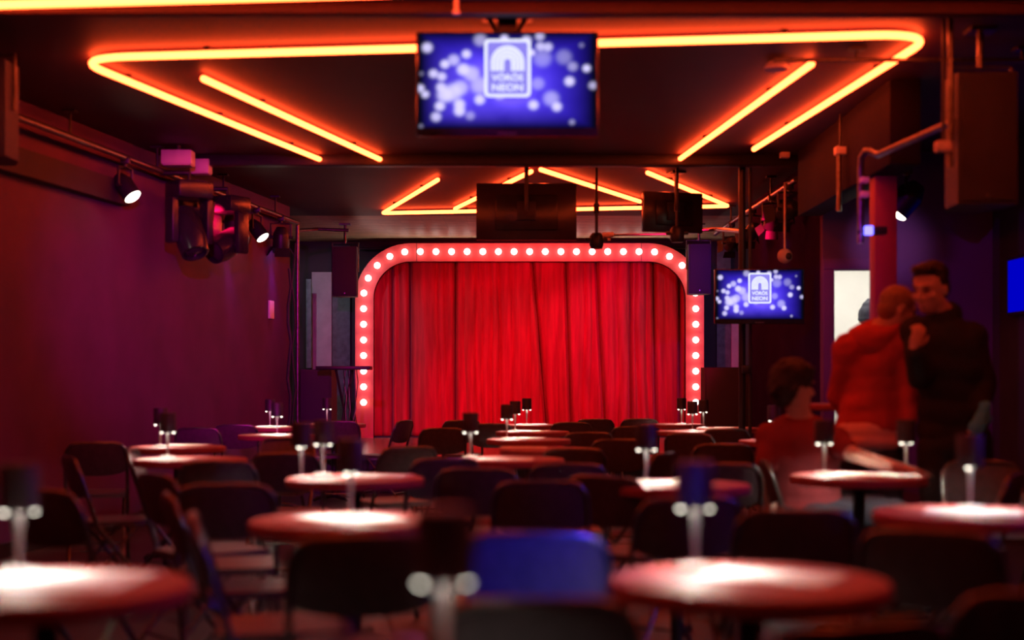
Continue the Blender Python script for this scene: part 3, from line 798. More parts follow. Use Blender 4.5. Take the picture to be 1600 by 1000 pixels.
def par(pos, aim, label, lens='darklens', r=.085, L=.2, doors=True, name='stage_spotlight', drop=.17, lt=None, dome=.0, beam=None):
    """a can on a yoke hung from a pipe point"""
    pos = V(pos); root = empty(name, pos, 0, label, 'stage light', 'stage spotlights on the pipes')
    c = V((0, 0, -drop-.03)); d = (V(aim)-(pos+c)).normalized(); rot = d.to_track_quat('Z', 'Y').to_matrix()
    sx = rot @ V((1,0,0)); sx.z = 0; sx.normalize()
    m = MB().tube([(0,0,.03), (0,0,-.05)], .018, n=10).box((0,0,0), (.07,.05,.06), bev=.008).build('clamp', M['black'], root)
    w = r+.022
    MB().tube([c+sx*w, c+sx*w+V((0,0,drop-.03)), V((0,0,-.05))+sx*.02, V((0,0,-.05))-sx*.02, c-sx*w+V((0,0,drop-.03)), c-sx*w], .011, n=8).tube([c+sx*(r-.01), c+sx*(w+.015)], .016, n=10).tube([c-sx*(r-.01), c-sx*(w+.015)], .016, n=10).build('yoke', M['black'], root)
    MB().lathe([(0,-L*.55),(r*.45,-L*.55),(r*.6,-L*.5),(r*.95,-L*.2),(r,-L*.15),(r,L*.5),(r*1.05,L*.5),(r*1.05,L*.54),(r*.92,L*.54),(r*.92,L*.3),(0,L*.3)], c, 28, rot).build('can', M['black'], root)
    MB().lathe([(r*.9,L*.40),(r*.88,L*(.44+dome)),(r*.7,L*(.49+dome)),(r*.4,L*(.52+dome)),(0,L*(.54+dome))], c, 24, rot).build('lens', M[lens], root)
    if doors:
        for k in range(4):
            t = PI/2*k; u = rot @ V((math.cos(t), math.sin(t), 0)); v = rot @ V((-math.sin(t), math.cos(t), 0))
            p0 = c+u*r*1.02+d*L*.54; p1 = p0+(d*.8+u*.6)*r*1.2; hw = r*.85
            q = [p0-v*hw, p0+v*hw, p1+v*hw*1.15, p1-v*hw*1.15]; nn = (q[1]-q[0]).cross(q[3]-q[0]).normalized()*.003
            mb = MB(); A = [mb.bm.verts.new(x) for x in q]; B = [mb.bm.verts.new(x+nn) for x in q]
            mb.bm.faces.new(A); mb.bm.faces.new(B[::-1])
            for i in range(4): mb.bm.faces.new((A[i], B[i], B[(i+1) % 4], A[(i+1) % 4]))
            mb.build('barn_door', M['black'], root, smooth=False)
    if lt:
        col, pw, size, bl = lt
        l = light('spot_beam', 'SPOT', c+d*(L*(.62+dome*1.5)), col, pw, size=size, blend=bl, radius=.05)
        l.rotation_euler = ((V(beam)-pos-V(l.location)) if beam else d).to_track_quat('-Z', 'Y').to_euler(); l.parent = root
    return root
def moving_head(pos, tilt, pan, label, s=1.):
    root = empty('moving_head_light', pos, math.radians(pan), label, 'stage light', 'moving heads on the left pipe')
    MB().box((0,0,-.09*s), (.3*s,.26*s,.14*s), bev=.02).build('base_box', M['blackgloss'], root)
    MB().tube([Matrix.Rotation(-math.radians(pan),3,'Z') @ V((-.24,0,.05)), (0,0,.05), (0,0,-.03)], .022).build('clamp_arm', M['black'], root)
    for sx in (-1, 1): MB().box((sx*.15*s, 0, -.33*s), (.06*s,.14*s,.36*s), bev=.02).build('yoke_arm', M['blackgloss'], root)
    rot = Matrix.Rotation(math.radians(tilt), 3, 'X'); c = V((0,0,-.42*s))
    MB().lathe([(0,-.2*s),(.08*s,-.2*s),(.115*s,-.1*s),(.12*s,.1*s),(.105*s,.2*s),(.09*s,.2*s),(.085*s,.17*s),(0,.17*s)], c, 28, rot).build('head', M['blackgloss'], root)
    MB().lathe([(.085*s,.172*s),(.05*s,.19*s),(0,.195*s)], c, 24, rot).build('lens', M['darklens'], root)
    return root
def lp(d): t = (d-LP0.y)/(LP1.y-LP0.y); return LP0.lerp(LP1, t)
def rp(d): t = (d-RP0.y)/(RP1.y-RP0.y); return RP0.lerp(RP1, t)
DN = V((0,0,-.02))
p_ = lp(11.0)+DN
par(p_, p_+V((.6,-.18,-1)), 'spotlight with glowing lens, nearest of the row on the left pipe', 'filament', doors=False, dome=.1, r=.072)
moving_head(lp(11.75)+V((.22,0,-.06)), 150, 40, 'bulky moving head light on the left pipe, nearer of two', 1.05)
moving_head(lp(12.75)+V((.2,0,-.06)), 115, -30, 'bulky moving head light on the left pipe, farther of two', 1.05)
par(lp(13.5)+DN, (-2.7, 14.4, .9), 'spotlight with violet lens behind the moving heads on the left pipe', 'violetlens', lt=((.5,.08,1), 10, 40, .9))
p_ = lp(14.2)+DN
par(p_, p_+V((.6,-.18,-1)), 'spotlight with warm glowing lens, second from the far end of the left pipe', 'filament', doors=False, dome=.1, r=.072)
par(lp(15.0)+DN, (-2.6, 15.5, .3), 'spotlight with violet lens at the far end of the left pipe', 'violetlens', lt=((.4,.1,1), 12, 50, .9))
par(rp(12.5)+DN, (.4, 19, 1.4), 'spotlight aimed at the curtain, nearest on the right stage pipe', 'darklens', lt=((1,.004,.075), 1150, 42, .8))
par(rp(13.3)+DN, (2.2, 14.5, 1.2), 'small spotlight with violet glint above the smaller television', 'violetlens', r=.065, L=.16)
par(rp(14.3)+DN, (1.5, 19, 1.0), 'spotlight with violet lens, second from the far end of the right stage pipe', 'violetlens', r=.07)
par(rp(15.6)+DN, (2.3, 17.3, 2.35), 'spotlight with violet lens at the far end of the right stage pipe', 'violetlens', r=.07, lt=((.35,.04,1), 55, 50, .8))
par(lp(12.3)+DN, (.6, 19.2, 1.4), 'dark spotlight aimed at the curtain between the moving heads', 'darklens', lt=((1,.004,.075), 1150, 42, .8))
pr = W(1418, 262, 10.6)
par((pr.x, pr.y, PZ-.16), (pr.x-.55, pr.y+.2, PZ-1.05), 'spotlight with bright warm lens in front of the purple wall beside the column', 'filament', r=.1, L=.24, doors=False, dome=.15, beam=(3.14, 11.9, 2.3), lt=((.85,.45,1), 34, 36, 1.))
pipe([V((pr.x, pr.y, H)), V((pr.x, pr.y, PZ-.2))], 'short drop pipe of the spotlight in front of the purple wall', r=.02, hang=False)
# blue fixture on the bent pipe drop
bf = empty('led_fixture', W(1364, 361, 8.75), 0, 'small box light with blue lens on the drop pipe by the column', 'stage light')
MB().box((.03,0,0), (.1,.09,.05), bev=.008).tube([(-.085,.045,.0), (.0,.03,0)], .012).build('housing', M['black'], bf)
MB().box((-.035,-.035,0), (.05,.04,.055), bev=.006).build('lens', M['bluelens'], bf)
for k, (px, py, lab) in enumerate([(1350, 282, 'upper red clamp on the drop pipe by the column'), (1350, 304, 'lower red clamp on the drop pipe by the column')]):
    o = MB().box((0,0,0), (.06,.06,.04), bev=.01).build('pipe_clamp', M['boxred'], loc=W(px, py, 8.79)); tag(o, lab, 'clamp', 'clamps on the drop pipe')
# junction boxes by the left pipe
for (px0, px1, py0, py1, d, lab) in [(255, 302, 236, 258, 11.6, 'pale junction box above the left moving heads, larger one'), (300, 329, 250, 271, 12.1, 'pale junction box above the left moving heads, smaller one')]:
    w = (px1-px0)*d/F; h = (py1-py0)*d/F
    root = empty('junction_box', W((px0+px1)/2, (py0+py1)/2, d), 0, lab, 'junction box', 'junction boxes on the ceiling')
    MB().box((0,0,0), (w, .16, h), bev=.006).build('box', M['boxred'], root); MB().box((0,0,-h/2-.004), (w*.9,.14,.008)).build('lid', M['boxred'], root, smooth=False)
    MB().tube([(0,0,h/2-.01), (0,0,H-root.location.z)], .02).build('stem', M['black'], root)
o = MB().lathe([(0,0),(.07,0),(.075,.012),(.06,.035),(.045,.05),(0,.05)], n=32).build('smoke_detector', M['boxred'], loc=(1.58, 8.5, H-.05)); tag(o, 'round smoke detector on the ceiling near the right inner neon tube', 'smoke detector')
o = MB().tube([(0,0,0), (0,0,.09)], .013).lathe([(0,-.012),(.018,-.012),(.02,0),(.012,.01),(0,.01)], n=16).build('sprinkler_head', M['boxred'], loc=(XA(713, 7.0), 7.0, H-.09)); tag(o, 'small sprinkler head on the ceiling left of the big television', 'sprinkler')
for (px, py, lab) in [(1313, 236, 'small pale box on the ceiling left of the column'), (1474, 229, 'small pale box under the bent pipe beside the big right speaker'), (1226, 210+32, 'small pale box on the ceiling beam right of the neon')]:
    d = 10.2 if px < 1400 else 7.45
    if px == 1226: d = 11.95
    p = W(px, py, d)
    root = empty('junction_box', p, 0, lab, 'junction box', 'junction boxes on the ceiling')
    MB().box((0,0,0), (.08,.07,.055), bev=.006).build('box', M['boxred'], root); MB().tube([(0,0,.02), (0,0,H-p.z)], .008).build('stem', M['black'], root)
# hanging mic / spot poles in front of the stage
def drop_light(px, d, py1, label):
    root = empty('hanging_stage_light', (XA(px, d), d, H), 0, label, 'stage light', 'lights hung over the stage front')
    L = H-ZA(py1, d)
    MB().tube([(0,0,0), (0,0,-L+.06)], .014).lathe([(0,-.02),(.05,-.02),(.05,0),(0,0)], n=20).tube([(0,0,-.35), (0,0,-.43)], .026).tube([(0,0,-L*.55), (0,0,-L*.55-.06)], .026).build('pole', M['black'], root)
    MB().lathe([(0,-L-.06),(.05,-L-.06),(.062,-L-.03),(.062,-L+.05),(.04,-L+.08),(0,-L+.08)], n=24).box((0,.0,-L+.02), (.2,.025,.03), bev=.008).build('head', M['black'], root)
    return root
drop_light(932, 12.6, 378, 'black light hung on a pole before the top of the arch')
drop_light(1058, 12.5, 368, 'black light hung on a pole before the angled monitor')
o = empty('ceiling_projector', W(950, 367, 14.5), 0, 'small white fixture at the end of a thin bar above the arch right half', 'fixture')
MB().box((0,0,0), (.12,.1,.05), bev=.012).tube([(0,0,-.02), (0,0,-.06)], .03).build('housing', M['grey_panel'], o)
MB().tube([(.05,0,.0), (.78,0,.01), (.78,0,.1), (.78,0,H-o.location.z)], .012).build('bar', M['steel'], o)
o = empty('camera_dome', (XA(1228, 12.4)-.01, 12.4, ZA(400, 12.4)), 0, 'round ball camera hanging on a rod above the smaller television', 'camera')
MB().ell((0,0,0), .065, u=24, v=16).build('housing', M['boxred'], o); MB().ell((.02,-.045,-.005), .032, u=16, v=12).build('lens', M['darklens'], o)
MB().tube([(0,0,.05), (0,0,PZ+.0-o.location.z), (RP0.x-o.location.x, 0, PZ-o.location.z)], .01).build('rod', M['boxred'], o)

# ------------------------------------------------------------ loudspeakers
def speaker(px0, px1, py0, py1, d, depth, label, rz=0., hang=True, stand=False):
    w = (px1-px0)*d/F; z1 = ZA(py0, d); z0 = ZA(py1, d) if not stand else ZS; h = z1-z0
    root = empty('loudspeaker', ((XA(px0, d)+XA(px1, d))/2, d, z0), math.radians(rz), label, 'loudspeaker')
    MB().prismz([(-w/2,0),(w/2,0),(w/2,depth*.55),(w*.3,depth),(-w*.3,depth),(-w/2,depth*.55)], 0, h).build('cabinet', M['darkgrey'], root, smooth=False)
    MB().box((0,-.006,h/2), (w-.03,.016,h-.03), bev=.006).build('grille', M['darkgrey'], root)
    MB().lathe([(0,0),(.012,0),(.012,.006),(0,.008)], (0,-.015,h*.06), 16, Matrix.Rotation(PI/2, 3, 'X')).build('badge', M['steel'], root)
    if hang:
        m = MB().tube([(-w/2-.012,depth*.3,h*.5), (-w/2-.012,depth*.3,h+.05), (w/2+.012,depth*.3,h+.05), (w/2+.012,depth*.3,h*.5)], .01)
        m.tube([(0,depth*.3,h+.045), (0,depth*.3,H-z0)], .018).box((0,depth*.3,H-z0-.008), (.14,.14,.016)); m.build('bracket', M['steel'], root)
    return root
speaker(519, 557, 385, 463, 17.4, .32, 'tall loudspeaker hung left of the arch top')
speaker(1076, 1111, 381, 459, 17.4, .32, 'tall violet-lit loudspeaker hung right of the arch top')
speaker(1497, 1590, 112, 318, 7.6, .42, 'very large dark loudspeaker hung at the upper right')
speaker(-110, 8, 92, 243, 7.9, .4, 'dark loudspeaker hung at the upper left edge of the view')
speaker(467, 518, 577, 690, 16.0, .6, 'black floor speaker on the stage left of the arch', hang=False, stand=True, rz=-4)
speaker(1101, 1172, 574, 690, 16.2, .6, 'black floor speaker on the stage right of the arch', hang=False, stand=True)
# equipment stand with hanging cables on the left of the arch
d = 15.6; zt = ZA(575, d)
es_ = empty('equipment_stand', (XA(538, d), d, ZS), 0, 'thin dark board on a stand in front of the left arch post', 'stand')
hb = zt-ZS; wb = 84*d/F
MB().box((0,0,hb), (wb,.3,.04), bev=.006).build('board', M['black'], es_)
for sx in (-1, 1): MB().tube([(sx*.08,.1*sx,0), (-sx*.08,-.1*sx,hb-.02)], .014).build('leg', M['black'], es_)
for k in range(7):
    x = .0+.022*k; rr = random.Random(k)
    MB().tube([(x,-.1+.02*k,hb-.02)]+[(x+rr.uniform(-.025,.025), -.1+.02*k+rr.uniform(-.02,.02), hb*(1-t/6)-.0) for t in range(1, 6)]+[(x+.03,-.1+.02*k,.01)], .005, n=8).build('cable', M['silvercable' if k % 2 else 'cable'], es_)
# cable bundles at the end of the left wall
for k, (px, py0, py1, lab) in enumerate([(452, 420, 706, 'black cable bundle hanging at the end of the left wall'), (459, 380, 706, 'thin reddish cables hanging beside the shiny left pole')]):
    d = 15.45; pts = [W(px+3*math.sin(t*1.9+k), py0+(py1-py0)*t/10, d) for t in range(11)]
    o = MB().tube(pts, .018 if k == 0 else .01, n=8).build('cable_bundle', M['cable']); tag(o, lab, 'cable')
o = MB().box((0,0,0), (.02,.15,.19), bev=.003).build('wall_plate', M['paper'])
o.location = (wl(15.05)+.012, 15.05, ZA(484, 15.05)); o.rotation_euler.z = -math.atan(.147); tag(o, 'small bright red-lit plate on the far end of the left wall', 'wall plate')

# ------------------------------------------------------------ people
def frame(f, up=V((0,0,1))):
    f = V(f).normalized(); r = f.cross(V(up)).normalized(); u = r.cross(f); return f, u, r
def rotm(f, up=V((0,0,1))):             # columns: right, forward, up
    f, u, r = frame(f, up); return Matrix((r, f, u)).transposed()
def hand(m, wrist, d, n, curl=.5, s=1., side=1):
    """palm along d from the wrist, n = back of the hand, five separate fingers"""
    d = V(d).normalized(); n = V(n); n = (n-d*n.dot(d)).normalized(); r = d.cross(n)*side
    w = V(wrist)
    rt = Matrix((r, d, n)).transposed()
    m.ell(w+d*.048*s, (.040*s, .054*s, .016*s), rt)
    m.cap(w-d*.01*s, w+d*.03*s, .024*s, .026*s)
    for k, (x, L) in enumerate(((-.030,.066),(-.010,.078),(.011,.073),(.031,.058))):
        p = w+d*(.088-.004*abs(k-1.3))*s+r*x*s; dd = d+r*x*2.5; a = 0; L *= s
        for j, (fr, ra) in enumerate(((.45,.0088),(.32,.008),(.23,.0072))):
            a += curl*(.5 if j == 0 else .75)*(1+.12*k)
            v = (dd*math.cos(a)-n*math.sin(a)).normalized(); q = p+v*L*fr; m.cap(p, q, ra*s, ra*.93*s); p = q
    p = w+d*.03*s-r*.03*s; v = (d*.75-r*.75-n*.25).normalized(); q = p+v*.036*s; m.cap(p, q, .0125*s, .0105*s)
    v2 = (d*.95-r*.25-n*.4*curl).normalized(); m.cap(q, q+v2*.03*s, .0105*s, .0085*s)
def head(m, c, f, up=(0,0,1), s=1.):
    rt = rotm(f, up); P = lambda x, y, z: V(c)+rt @ V((x*s, y*s, z*s))
    m.ell(P(0,-.012,.03), (.076*s,.096*s,.088*s), rt)
    m.ell(P(0,.012,-.035), (.062*s,.076*s,.078*s), rt)
    m.ell(P(0,.05,-.085), (.036*s,.034*s,.028*s), rt)        # chin
    m.ell(P(0,.072,.028), (.055*s,.022*s,.014*s), rt)        # brow
    m.cap(P(0,.088,.012), P(0,.108,-.028), .009*s, .014*s)   # nose
    m.ell(P(-.012,.096,-.032), .010*s); m.ell(P(.012,.096,-.032), .010*s)
    m.ell(P(0,.086,-.062), (.024*s,.012*s,.007*s), rt); m.ell(P(0,.083,-.074), (.021*s,.012*s,.007*s), rt)
    for sx in (-1, 1):
        m.ell(P(sx*.042,.066,-.022), (.022*s,.018*s,.02*s), rt)
        m.ell(P(sx*.078,-.008,-.005), (.01*s,.02*s,.032*s), rt)
    return P, rt
def limb(m, pts, rs):
    for i in range(len(pts)-1): m.cap(V(pts[i]), V(pts[i+1]), rs[i], rs[i+1])
def skin_mesh(m, name, material, parent, voxel, smooth=4, disp=None):
    o = m.build(name, material, parent)
    mods = [('REMESH', dict(mode='VOXEL', voxel_size=voxel, use_smooth_shade=True)), ('SMOOTH', dict(factor=.5, iterations=smooth))]
    bake(o, mods)
    if disp:
        amp, sc = disp
        ns = [V(v.normal) for v in o.data.vertices]
        for v, q in zip(o.data.vertices, ns): v.co += q*amp*noise.fractal(v.co*sc, 1., 2., 3)
    return o
def torso(m, pel, neck, sl, sr, g=0., hipw=.13, depth=.1, belly=0.):
    """pelvis to shoulders as one tapered trunk"""
    pel, neck, sl, sr = V(pel), V(neck), V(sl), V(sr); sx = (sr-sl).normalized(); up = (neck-pel).normalized(); fw = sx.cross(up)*-1
    rt = Matrix((sx, up.cross(sx), up)).transposed()
    for t, w, d in ((0,.165,.115),(.2,.155,.11),(.42,.15,.105),(.62,.17,.118),(.8,.18,.115)):
        c = pel.lerp(neck, t); m.ell(c, (w+g, d+g, .13+g), rt)
    for a in (sl, sr):
        m.cap(neck.lerp(pel, .14), a, .07+g, .062+g)
        m.cap(neck.lerp(pel, .38), a, .08+g, .05+g)
def eyes(P, rt, root, s=1.):
    for sx in (-1, 1):
        MB().ell(P(sx*.03,.0815,.006), (.0135*s,.006*s,.0055*s), rt).build('eye', M['eye'], root)
        MB().ell(P(sx*.031,.09,.03), (.02*s,.006*s,.0045*s), rt).build('eyebrow', M['hair'], root)
def shoes(root, ankles, f):
    f = V(f); f.z = 0; f.normalize()
    for a in ankles:
        a = V(a); c = V((a.x, a.y, 0))
        MB().cap(c+V((0,0,.042))-f*.04, c+V((0,0,.038))+f*.14, .042, .036).box(c+f*.05+V((0,0,.012)), (.08,.27,.022), rz=math.atan2(-f.x, f.y), bev=.008).build('shoe', M['shoe'], root)
def place(root):                        # keep children where they were modelled
    loc = V(root.location)
    for c in kids(root):
        if c.type == 'MESH': c.data.transform(Matrix.Translation(-loc))

# --- the seated man, back to the camera, head turned right, right forearm on the table
DM = 7.16
pel = V((XA(1262, DM), DM, .5)); S = lambda px, py, d: W(px, py, d)
root = empty('person', (pel.x, pel.y, 0), 0, 'seated person in a maroon t-shirt with dark hair, one forearm resting on the table', 'person')
neck = S(1252, 655, 7.14); shl = S(1203, 684, 7.2); shr = S(1306, 690, 7.06); hc = S(1241, 604, 7.1)
hf = V((.93, .36, -.08))
elL, wrL = S(1194, 748, 7.1), S(1207, 790, 7.16); elR, wrR = S(1334, 714, 6.9), S(1402, 733, 6.47)
elR.z = max(elR.z, .825); wrR.z = .79
m = MB(); P, rt = head(m, hc, hf)
limb(m, [hc+V((0,-.005,-.06)), neck, pel.lerp(neck, .85)], [.056, .058, .08])
torso(m, pel, neck, shl, shr)
limb(m, [shl, elL, wrL], [.05, .038, .027]); hand(m, wrL, (.1,.05,-1), (-1,0,0), .6)
limb(m, [shr, elR, wrR], [.05, .039, .027]); hand(m, wrR, (1,.02,-.12), (0,0,1), .25, side=-1)
kn = [(pel.x+.40, pel.y+.17, .52), (pel.x+.42, pel.y-.06, .52)]; an = [(pel.x+.38, pel.y+.19, .09), (pel.x+.40, pel.y-.07, .09)]
for k in (0, 1):
    limb(m, [pel+V((.02, (.09, -.07)[k], 0)), kn[k], an[k]], [.09, .06, .042])
skin_mesh(m, 'body', M['skin'], root, .008)
m = MB(); torso(m, pel+V((0,0,.06)), neck+V((0,0,-.035)), shl, shr, g=.017)
limb(m, [shl, shl.lerp(elL, .62)], [.062, .058]); limb(m, [shr, shr.lerp(elR, .62)], [.062, .058])
skin_mesh(m, 'tshirt', M['tshirt'], root, .01, 6, disp=(.003, 9))
m = MB()
for k in (0, 1): limb(m, [pel+V((.02, (.08, -.07)[k], 0)), kn[k], V(an[k])+V((0,0,.02))], [.105, .076, .06])
m.ell(pel, (.185,.14,.12)); skin_mesh(m, 'trousers', M['trousers'], root, .012, disp=(.006, 8))
m = MB(); m.ell(P(0,-.022,.052), (.098,.112,.092), rt); m.ell(P(0,-.06,.0), (.09,.075,.09), rt); m.ell(P(0,-.06,-.05), (.07,.05,.06), rt); m.ell(P(0,.045,.088), (.07,.05,.04), rt)
for sx in (-1,1): m.ell(P(sx*.074,-.008,.03), (.02,.034,.045), rt)
skin_mesh(m, 'hair', M['hair'], root, .009, 2, disp=(.012, 26))
eyes(P, rt, root); shoes(root, an, (1,.1,0)); place(root)

# --- the hooded man, bending, seen from behind
root = empty('person', (XA(1362, 7.62), 7.62, 0), 0, 'person in a rust-red hoodie bending forward, seen from behind', 'person')
pel = S(1356, 700, 7.62); neck = S(1377, 512, 7.68); shl = S(1324, 545, 7.64); shr = S(1418, 540, 7.56); hc = S(1404, 484, 7.62); hf = V((.93,.05,-.30))
elL, wrL = S(1310, 620, 7.72), S(1330, 665, 7.86); elR, wrR = S(1425, 606, 7.52), S(1421, 655, 7.48)
m = MB(); P, rt = head(m, hc, hf, s=.98)
limb(m, [hc+V((-.02,0,-.06)), neck, pel.lerp(neck, .85)], [.056, .06, .08])
torso(m, pel, neck, shl, shr)
limb(m, [shl, elL, wrL], [.05, .039, .027]); hand(m, wrL, (.2,.6,-.7), (-1,0,0), .5)
limb(m, [shr, elR, wrR], [.05, .039, .027]); hand(m, wrR, (.0,.0,-1), (1,0,0), .6)
hp = [pel+V((-.09,0,-.04)), pel+V((.09,0,-.04))]; kn = [V((pel.x-.1, pel.y+.05, .46)), V((pel.x+.11, pel.y+.0, .46))]; an = [V((pel.x-.11, pel.y, .09)), V((pel.x+.13, pel.y-.02, .09))]
for k in (0,1): limb(m, [hp[k], kn[k], an[k]], [.088, .058, .042])
skin_mesh(m, 'body', M['skin'], root, .008)
m = MB(); torso(m, pel.lerp(neck, .2), neck+V((0,0,-.03)), shl, shr, g=.026)
limb(m, [shl, elL, elL.lerp(wrL, .9)], [.07, .06, .05]); limb(m, [shr, elR, elR.lerp(wrR, .95)], [.07, .06, .046])
skin_mesh(m, 'hoodie', M['hoodie'], root, .01, disp=(.012, 7))
m = MB(); hb = neck+V((-.03,-.045,-.02))
pts = []
for k in range(15):
    t = 2*PI*k/14; pts.append(hb+V((.125*math.cos(t), .085*math.sin(t), .028*math.cos(t)*1.2-.03*math.sin(t)*-1)))
for k in range(14): m.cap(pts[k], pts[k+1], .04, .04)
m.ell(hb+V((-.02,-.055,-.05)), (.13,.06,.085)); m.ell(hb+V((-.07,-.02,-.02)), (.09,.07,.055)); m.ell(hb+V((.03,-.06,-.03)), (.1,.05,.06))
skin_mesh(m, 'hood', M['hoodie'], root, .009, 3, disp=(.008, 9))
m = MB(); q = pel.lerp(neck, .1); m.ell(q+V((0,0,.02)), (.185,.15,.1)); m.ell(q+V((.0,-.01,-.03)), (.19,.152,.075)); skin_mesh(m, 'shirt_hem', M['undershirt'], root, .01, disp=(.006, 9))
m = MB(); m.ell(pel+V((0,0,-.03)), (.178,.14,.12))
for k in (0,1): limb(m, [hp[k], kn[k], an[k]+V((0,0,.0))], [.108, .082, .066])
skin_mesh(m, 'trousers', M['trousers'], root, .012, disp=(.008, 8))
m = MB(); m.ell(P(0,-.02,.042), (.081,.1,.088), rt); m.ell(P(0,-.055,-.01), (.07,.06,.07), rt); skin_mesh(m, 'hair', M['hairshort'], root, .008, 2, disp=(.003, 40))
eyes(P, rt, root, .98); shoes(root, an, (.1,1,0)); place(root)

# --- the man in black, standing, head bowed towards the hooded man
root = empty('person', (XA(1492, 7.42), 7.42, 0), 0, 'person in a black jacket standing by the purple wall, holding a blue cloth', 'person')
pel = S(1492, 688, 7.42); neck = S(1477, 497, 7.4); shr = S(1432, 520, 7.42); shl = S(1518, 528, 7.36); hc = S(1453, 452, 7.34); hf = V((-.70,-.68,-.22))
elL, wrL = S(1538, 600, 7.36), S(1529, 646, 7.26); elR, wrR = S(1437, 590, 7.3), S(1428, 545, 7.2)
m = MB(); P, rt = head(m, hc, hf, s=1.06)
limb(m, [hc+V((.02,.02,-.06)), neck, pel.lerp(neck, .85)], [.06, .064, .08])
torso(m, pel, neck, shr, shl)
limb(m, [shl, elL, wrL], [.052, .04, .028]); hand(m, wrL, (-.15,-.2,-.9), (.8,-.5,0), .8)
limb(m, [shr, elR, wrR], [.052, .04, .028]); hand(m, wrR, (.25,-.1,.9), (.2,-1,.1), .9, side=-1)
hp = [pel+V((-.09,0,-.04)), pel+V((.09,0,-.04))]; kn = [V((pel.x-.11, pel.y-.04, .47)), V((pel.x+.11, pel.y-.02, .47))]; an = [V((pel.x-.12, pel.y, .09)), V((pel.x+.13, pel.y+.02, .09))]
for k in (0,1): limb(m, [hp[k], kn[k], an[k]], [.09, .06, .043])
skin_mesh(m, 'body', M['skin'], root, .008)
m = MB(); torso(m, pel+V((0,0,.02)), neck+V((0,0,-.02)), shr, shl, g=.028)
m.cap(neck+V((-.03,-.02,.0)), neck+V((.03,.03,.02)), .075, .07)
limb(m, [shl, elL, elL.lerp(wrL, .92)], [.075, .066, .052]); limb(m, [shr, elR, elR.lerp(wrR, .85)], [.075, .064, .05])
skin_mesh(m, 'jacket', M['blackcloth'], root, .01, disp=(.007, 7))
m = MB(); m.ell(pel+V((0,0,-.03)), (.18,.145,.12))
for k in (0,1): limb(m, [hp[k], kn[k], an[k]], [.108, .082, .066])
skin_mesh(m, 'trousers', M['blackcloth'], root, .012, disp=(.008, 8))
m = MB(); m.ell(P(0,-.028,.07), (.086,.1,.072), rt); m.ell(P(0,.045,.108), (.068,.055,.03), rt); m.ell(P(0,-.07,.0), (.074,.045,.08), rt)
for sx in (-1,1): m.ell(P(sx*.072,-.01,.04), (.014,.035,.04), rt)
skin_mesh(m, 'hair', M['hair'], root, .008, 2, disp=(.008, 30))
eyes(P, rt, root, 1.06); shoes(root, an, (-.6,-1,0)); place(root)
m = MB(); c0 = wrL+V((.0,-.03,-.03)); m.cap(c0+V((.02,0,.06)), c0+V((-.02,0,-.04)), .032, .04); m.cap(c0+V((-.02,0,-.04)), c0+V((-.045,.0,-.1)), .036, .02); m.ell(c0+V((.03,.01,.02)), (.035,.03,.06))
o = skin_mesh(m, 'cloth', M['cyan'], None, .008, 2, disp=(.012, 18)); tag(o, 'bright blue cloth in the hand of the person in black', 'cloth')

# --- somebody in a dark knit hat inside the bright corridor
D4 = 12.75
root = empty('person', (XA(1359, D4), D4, 0), 0, 'person in dark clothes and knit hat inside the bright corridor', 'person')
hc = S(1357, 499, D4); hf = V((.3,1,0)); pel = V((XA(1362, D4), D4, .95)); neck = hc+V((.01,-.02,-.2)); shl = neck+V((-.2,0,-.06)); shr = neck+V((.2,0,-.06))
m = MB(); P, rt = head(m, hc, hf)
limb(m, [hc+V((0,0,-.06)), neck, pel.lerp(neck, .85)], [.056, .06, .08]); torso(m, pel, neck, shl, shr)
arms = []
for s_, a in ((-1, shl), (1, shr)):
    e, w_ = a+V((s_*.06,.0,-.28)), a+V((s_*.04,.1,-.5)); arms.append((a, e, w_)); limb(m, [a, e, w_], [.05,.039,.027]); hand(m, w_, (0,.2,-1), (s_,0,0), .5)
hp = [pel+V((-.09,0,-.04)), pel+V((.09,0,-.04))]; kn = [V((p.x*1., p.y+.02, .5)) for p in hp]; an = [V((p.x, p.y, .09)) for p in hp]
for k in (0,1): limb(m, [hp[k], kn[k], an[k]], [.09,.06,.043])
skin_mesh(m, 'body', M['skin'], root, .009)
m = MB(); torso(m, pel, neck+V((0,0,-.02)), shl, shr, g=.028)
for a, e, w_ in arms: limb(m, [a, e, e.lerp(w_, .9)], [.074,.064,.05])
skin_mesh(m, 'jacket', M['blackcloth'], root, .012, disp=(.012, 7))
m = MB(); m.ell(pel+V((0,0,-.03)), (.18,.145,.12))
for k in (0,1): limb(m, [hp[k], kn[k], an[k]], [.108,.082,.066])
skin_mesh(m, 'trousers', M['trousers'], root, .014)
m = MB(); m.ell(P(0,-.015,.04), (.092,.11,.1), rt); m.ell(P(0,-.015,.11), (.06,.07,.06), rt); m.ell(P(0,-.015,.16), (.022,.025,.03), rt); m.ell(P(0,-.02,.0), (.095,.112,.03), rt)
skin_mesh(m, 'knit_hat', M['trousers'], root, .01, 2)
shoes(root, an, hf); place(root)

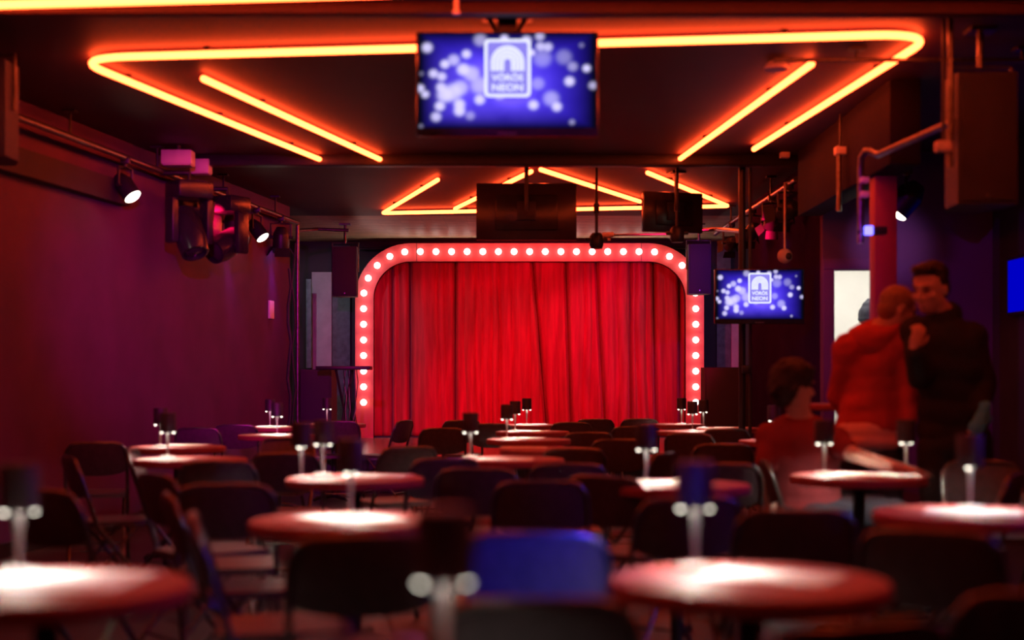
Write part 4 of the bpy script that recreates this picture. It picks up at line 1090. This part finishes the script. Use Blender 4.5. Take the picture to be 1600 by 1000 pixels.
# ------------------------------------------------------------ spotlights outside the view, added wing fill, corridor light
# blue wash from a spotlight on the right wall, outside the view
par((1.6, -.5, 2.8), (.06, 3.75, .7), 'blue spotlight on the right side above the front seats', 'bluelens', lt=((.03,.04,1), 1900, 6.4, .8))
pipe([(1.6, -.5, H), (1.6, -.5, 2.77)], 'drop pipe of the blue spotlight on the right side', r=.02, hang=False)
par((3.75, 4.4, 2.75), (-.8, 5.2, .7), 'second blue spotlight on the right side above the right edge table', 'bluelens', lt=((.03,.04,1), 110, 70, .8))
pipe([(3.75, 4.4, H), (3.75, 4.4, 2.72)], 'drop pipe of the second blue spotlight on the right', r=.02, hang=False)
# magenta wash across the room onto the left wall, violet wash on the right rear
par((-1.0, 4.4, 2.85), (-2.75, 13.6, 1.45), 'magenta spotlight near the camera aimed at the left wall', 'violetlens', lt=((.7,.0,.6), 1500, 28, 1.))
pipe([(-1.0, 4.4, H), (-1.0, 4.4, 2.82)], 'drop pipe of the magenta spotlight', r=.02, hang=False)
par((-1.9, 4.0, 2.85), (3.55, 11.9, 1.75), 'violet spotlight crossing the room from the left', 'violetlens', lt=((.5,.0,1), 290, 21, .8))
pipe([(-1.9, 4.0, H), (-1.9, 4.0, 2.82)], 'drop pipe of the violet spotlight', r=.02, hang=False)
# added fill spots without fixtures, brightening the boards in both wings
fill_l = light('wing_fill', 'SPOT', (-2.6, 17.0, 2.95), (.8,.85,1), 45, aim=(-2.45, 19.6, 1.7), size=60)
fill_r = light('wing_fill', 'SPOT', (2.9, 17.0, 2.95), (.8,.85,1), 15, aim=(2.7, 19.6, 1.7), size=60)
light('corridor_glow', 'AREA', (3.3, 12.9, 2.52), (1,.95,.86), 14, aim=(3.3, 12.9, 0), size=.7)

w = bpy.data.worlds.new('World'); SC.world = w; w.use_nodes = True
bg = w.node_tree.nodes['Background']; bg.inputs[0].default_value = (.5,.05,.15,1); bg.inputs[1].default_value = .002

cam = bpy.data.cameras.new('Camera'); co_ = bpy.data.objects.new('Camera', cam); COL.objects.link(co_)
co_.location = (0,0,CZ); co_.rotation_euler = (PI/2,0,0)
cam.lens = 50; cam.sensor_width = 36; cam.shift_y = 90/1600; cam.clip_start = .05
cam.dof.use_dof = True; cam.dof.focus_distance = 18.5; cam.dof.aperture_fstop = 1.2
SC.camera = co_
SC.view_settings.view_transform = 'Standard'; SC.view_settings.look = 'None'; SC.view_settings.gamma = 1.; SC.view_settings.exposure = 0.
SC.view_settings.use_curve_mapping = False
SC.cycles.use_denoising = True
SC.cycles.max_bounces = 6; SC.cycles.sample_clamp_indirect = 6.
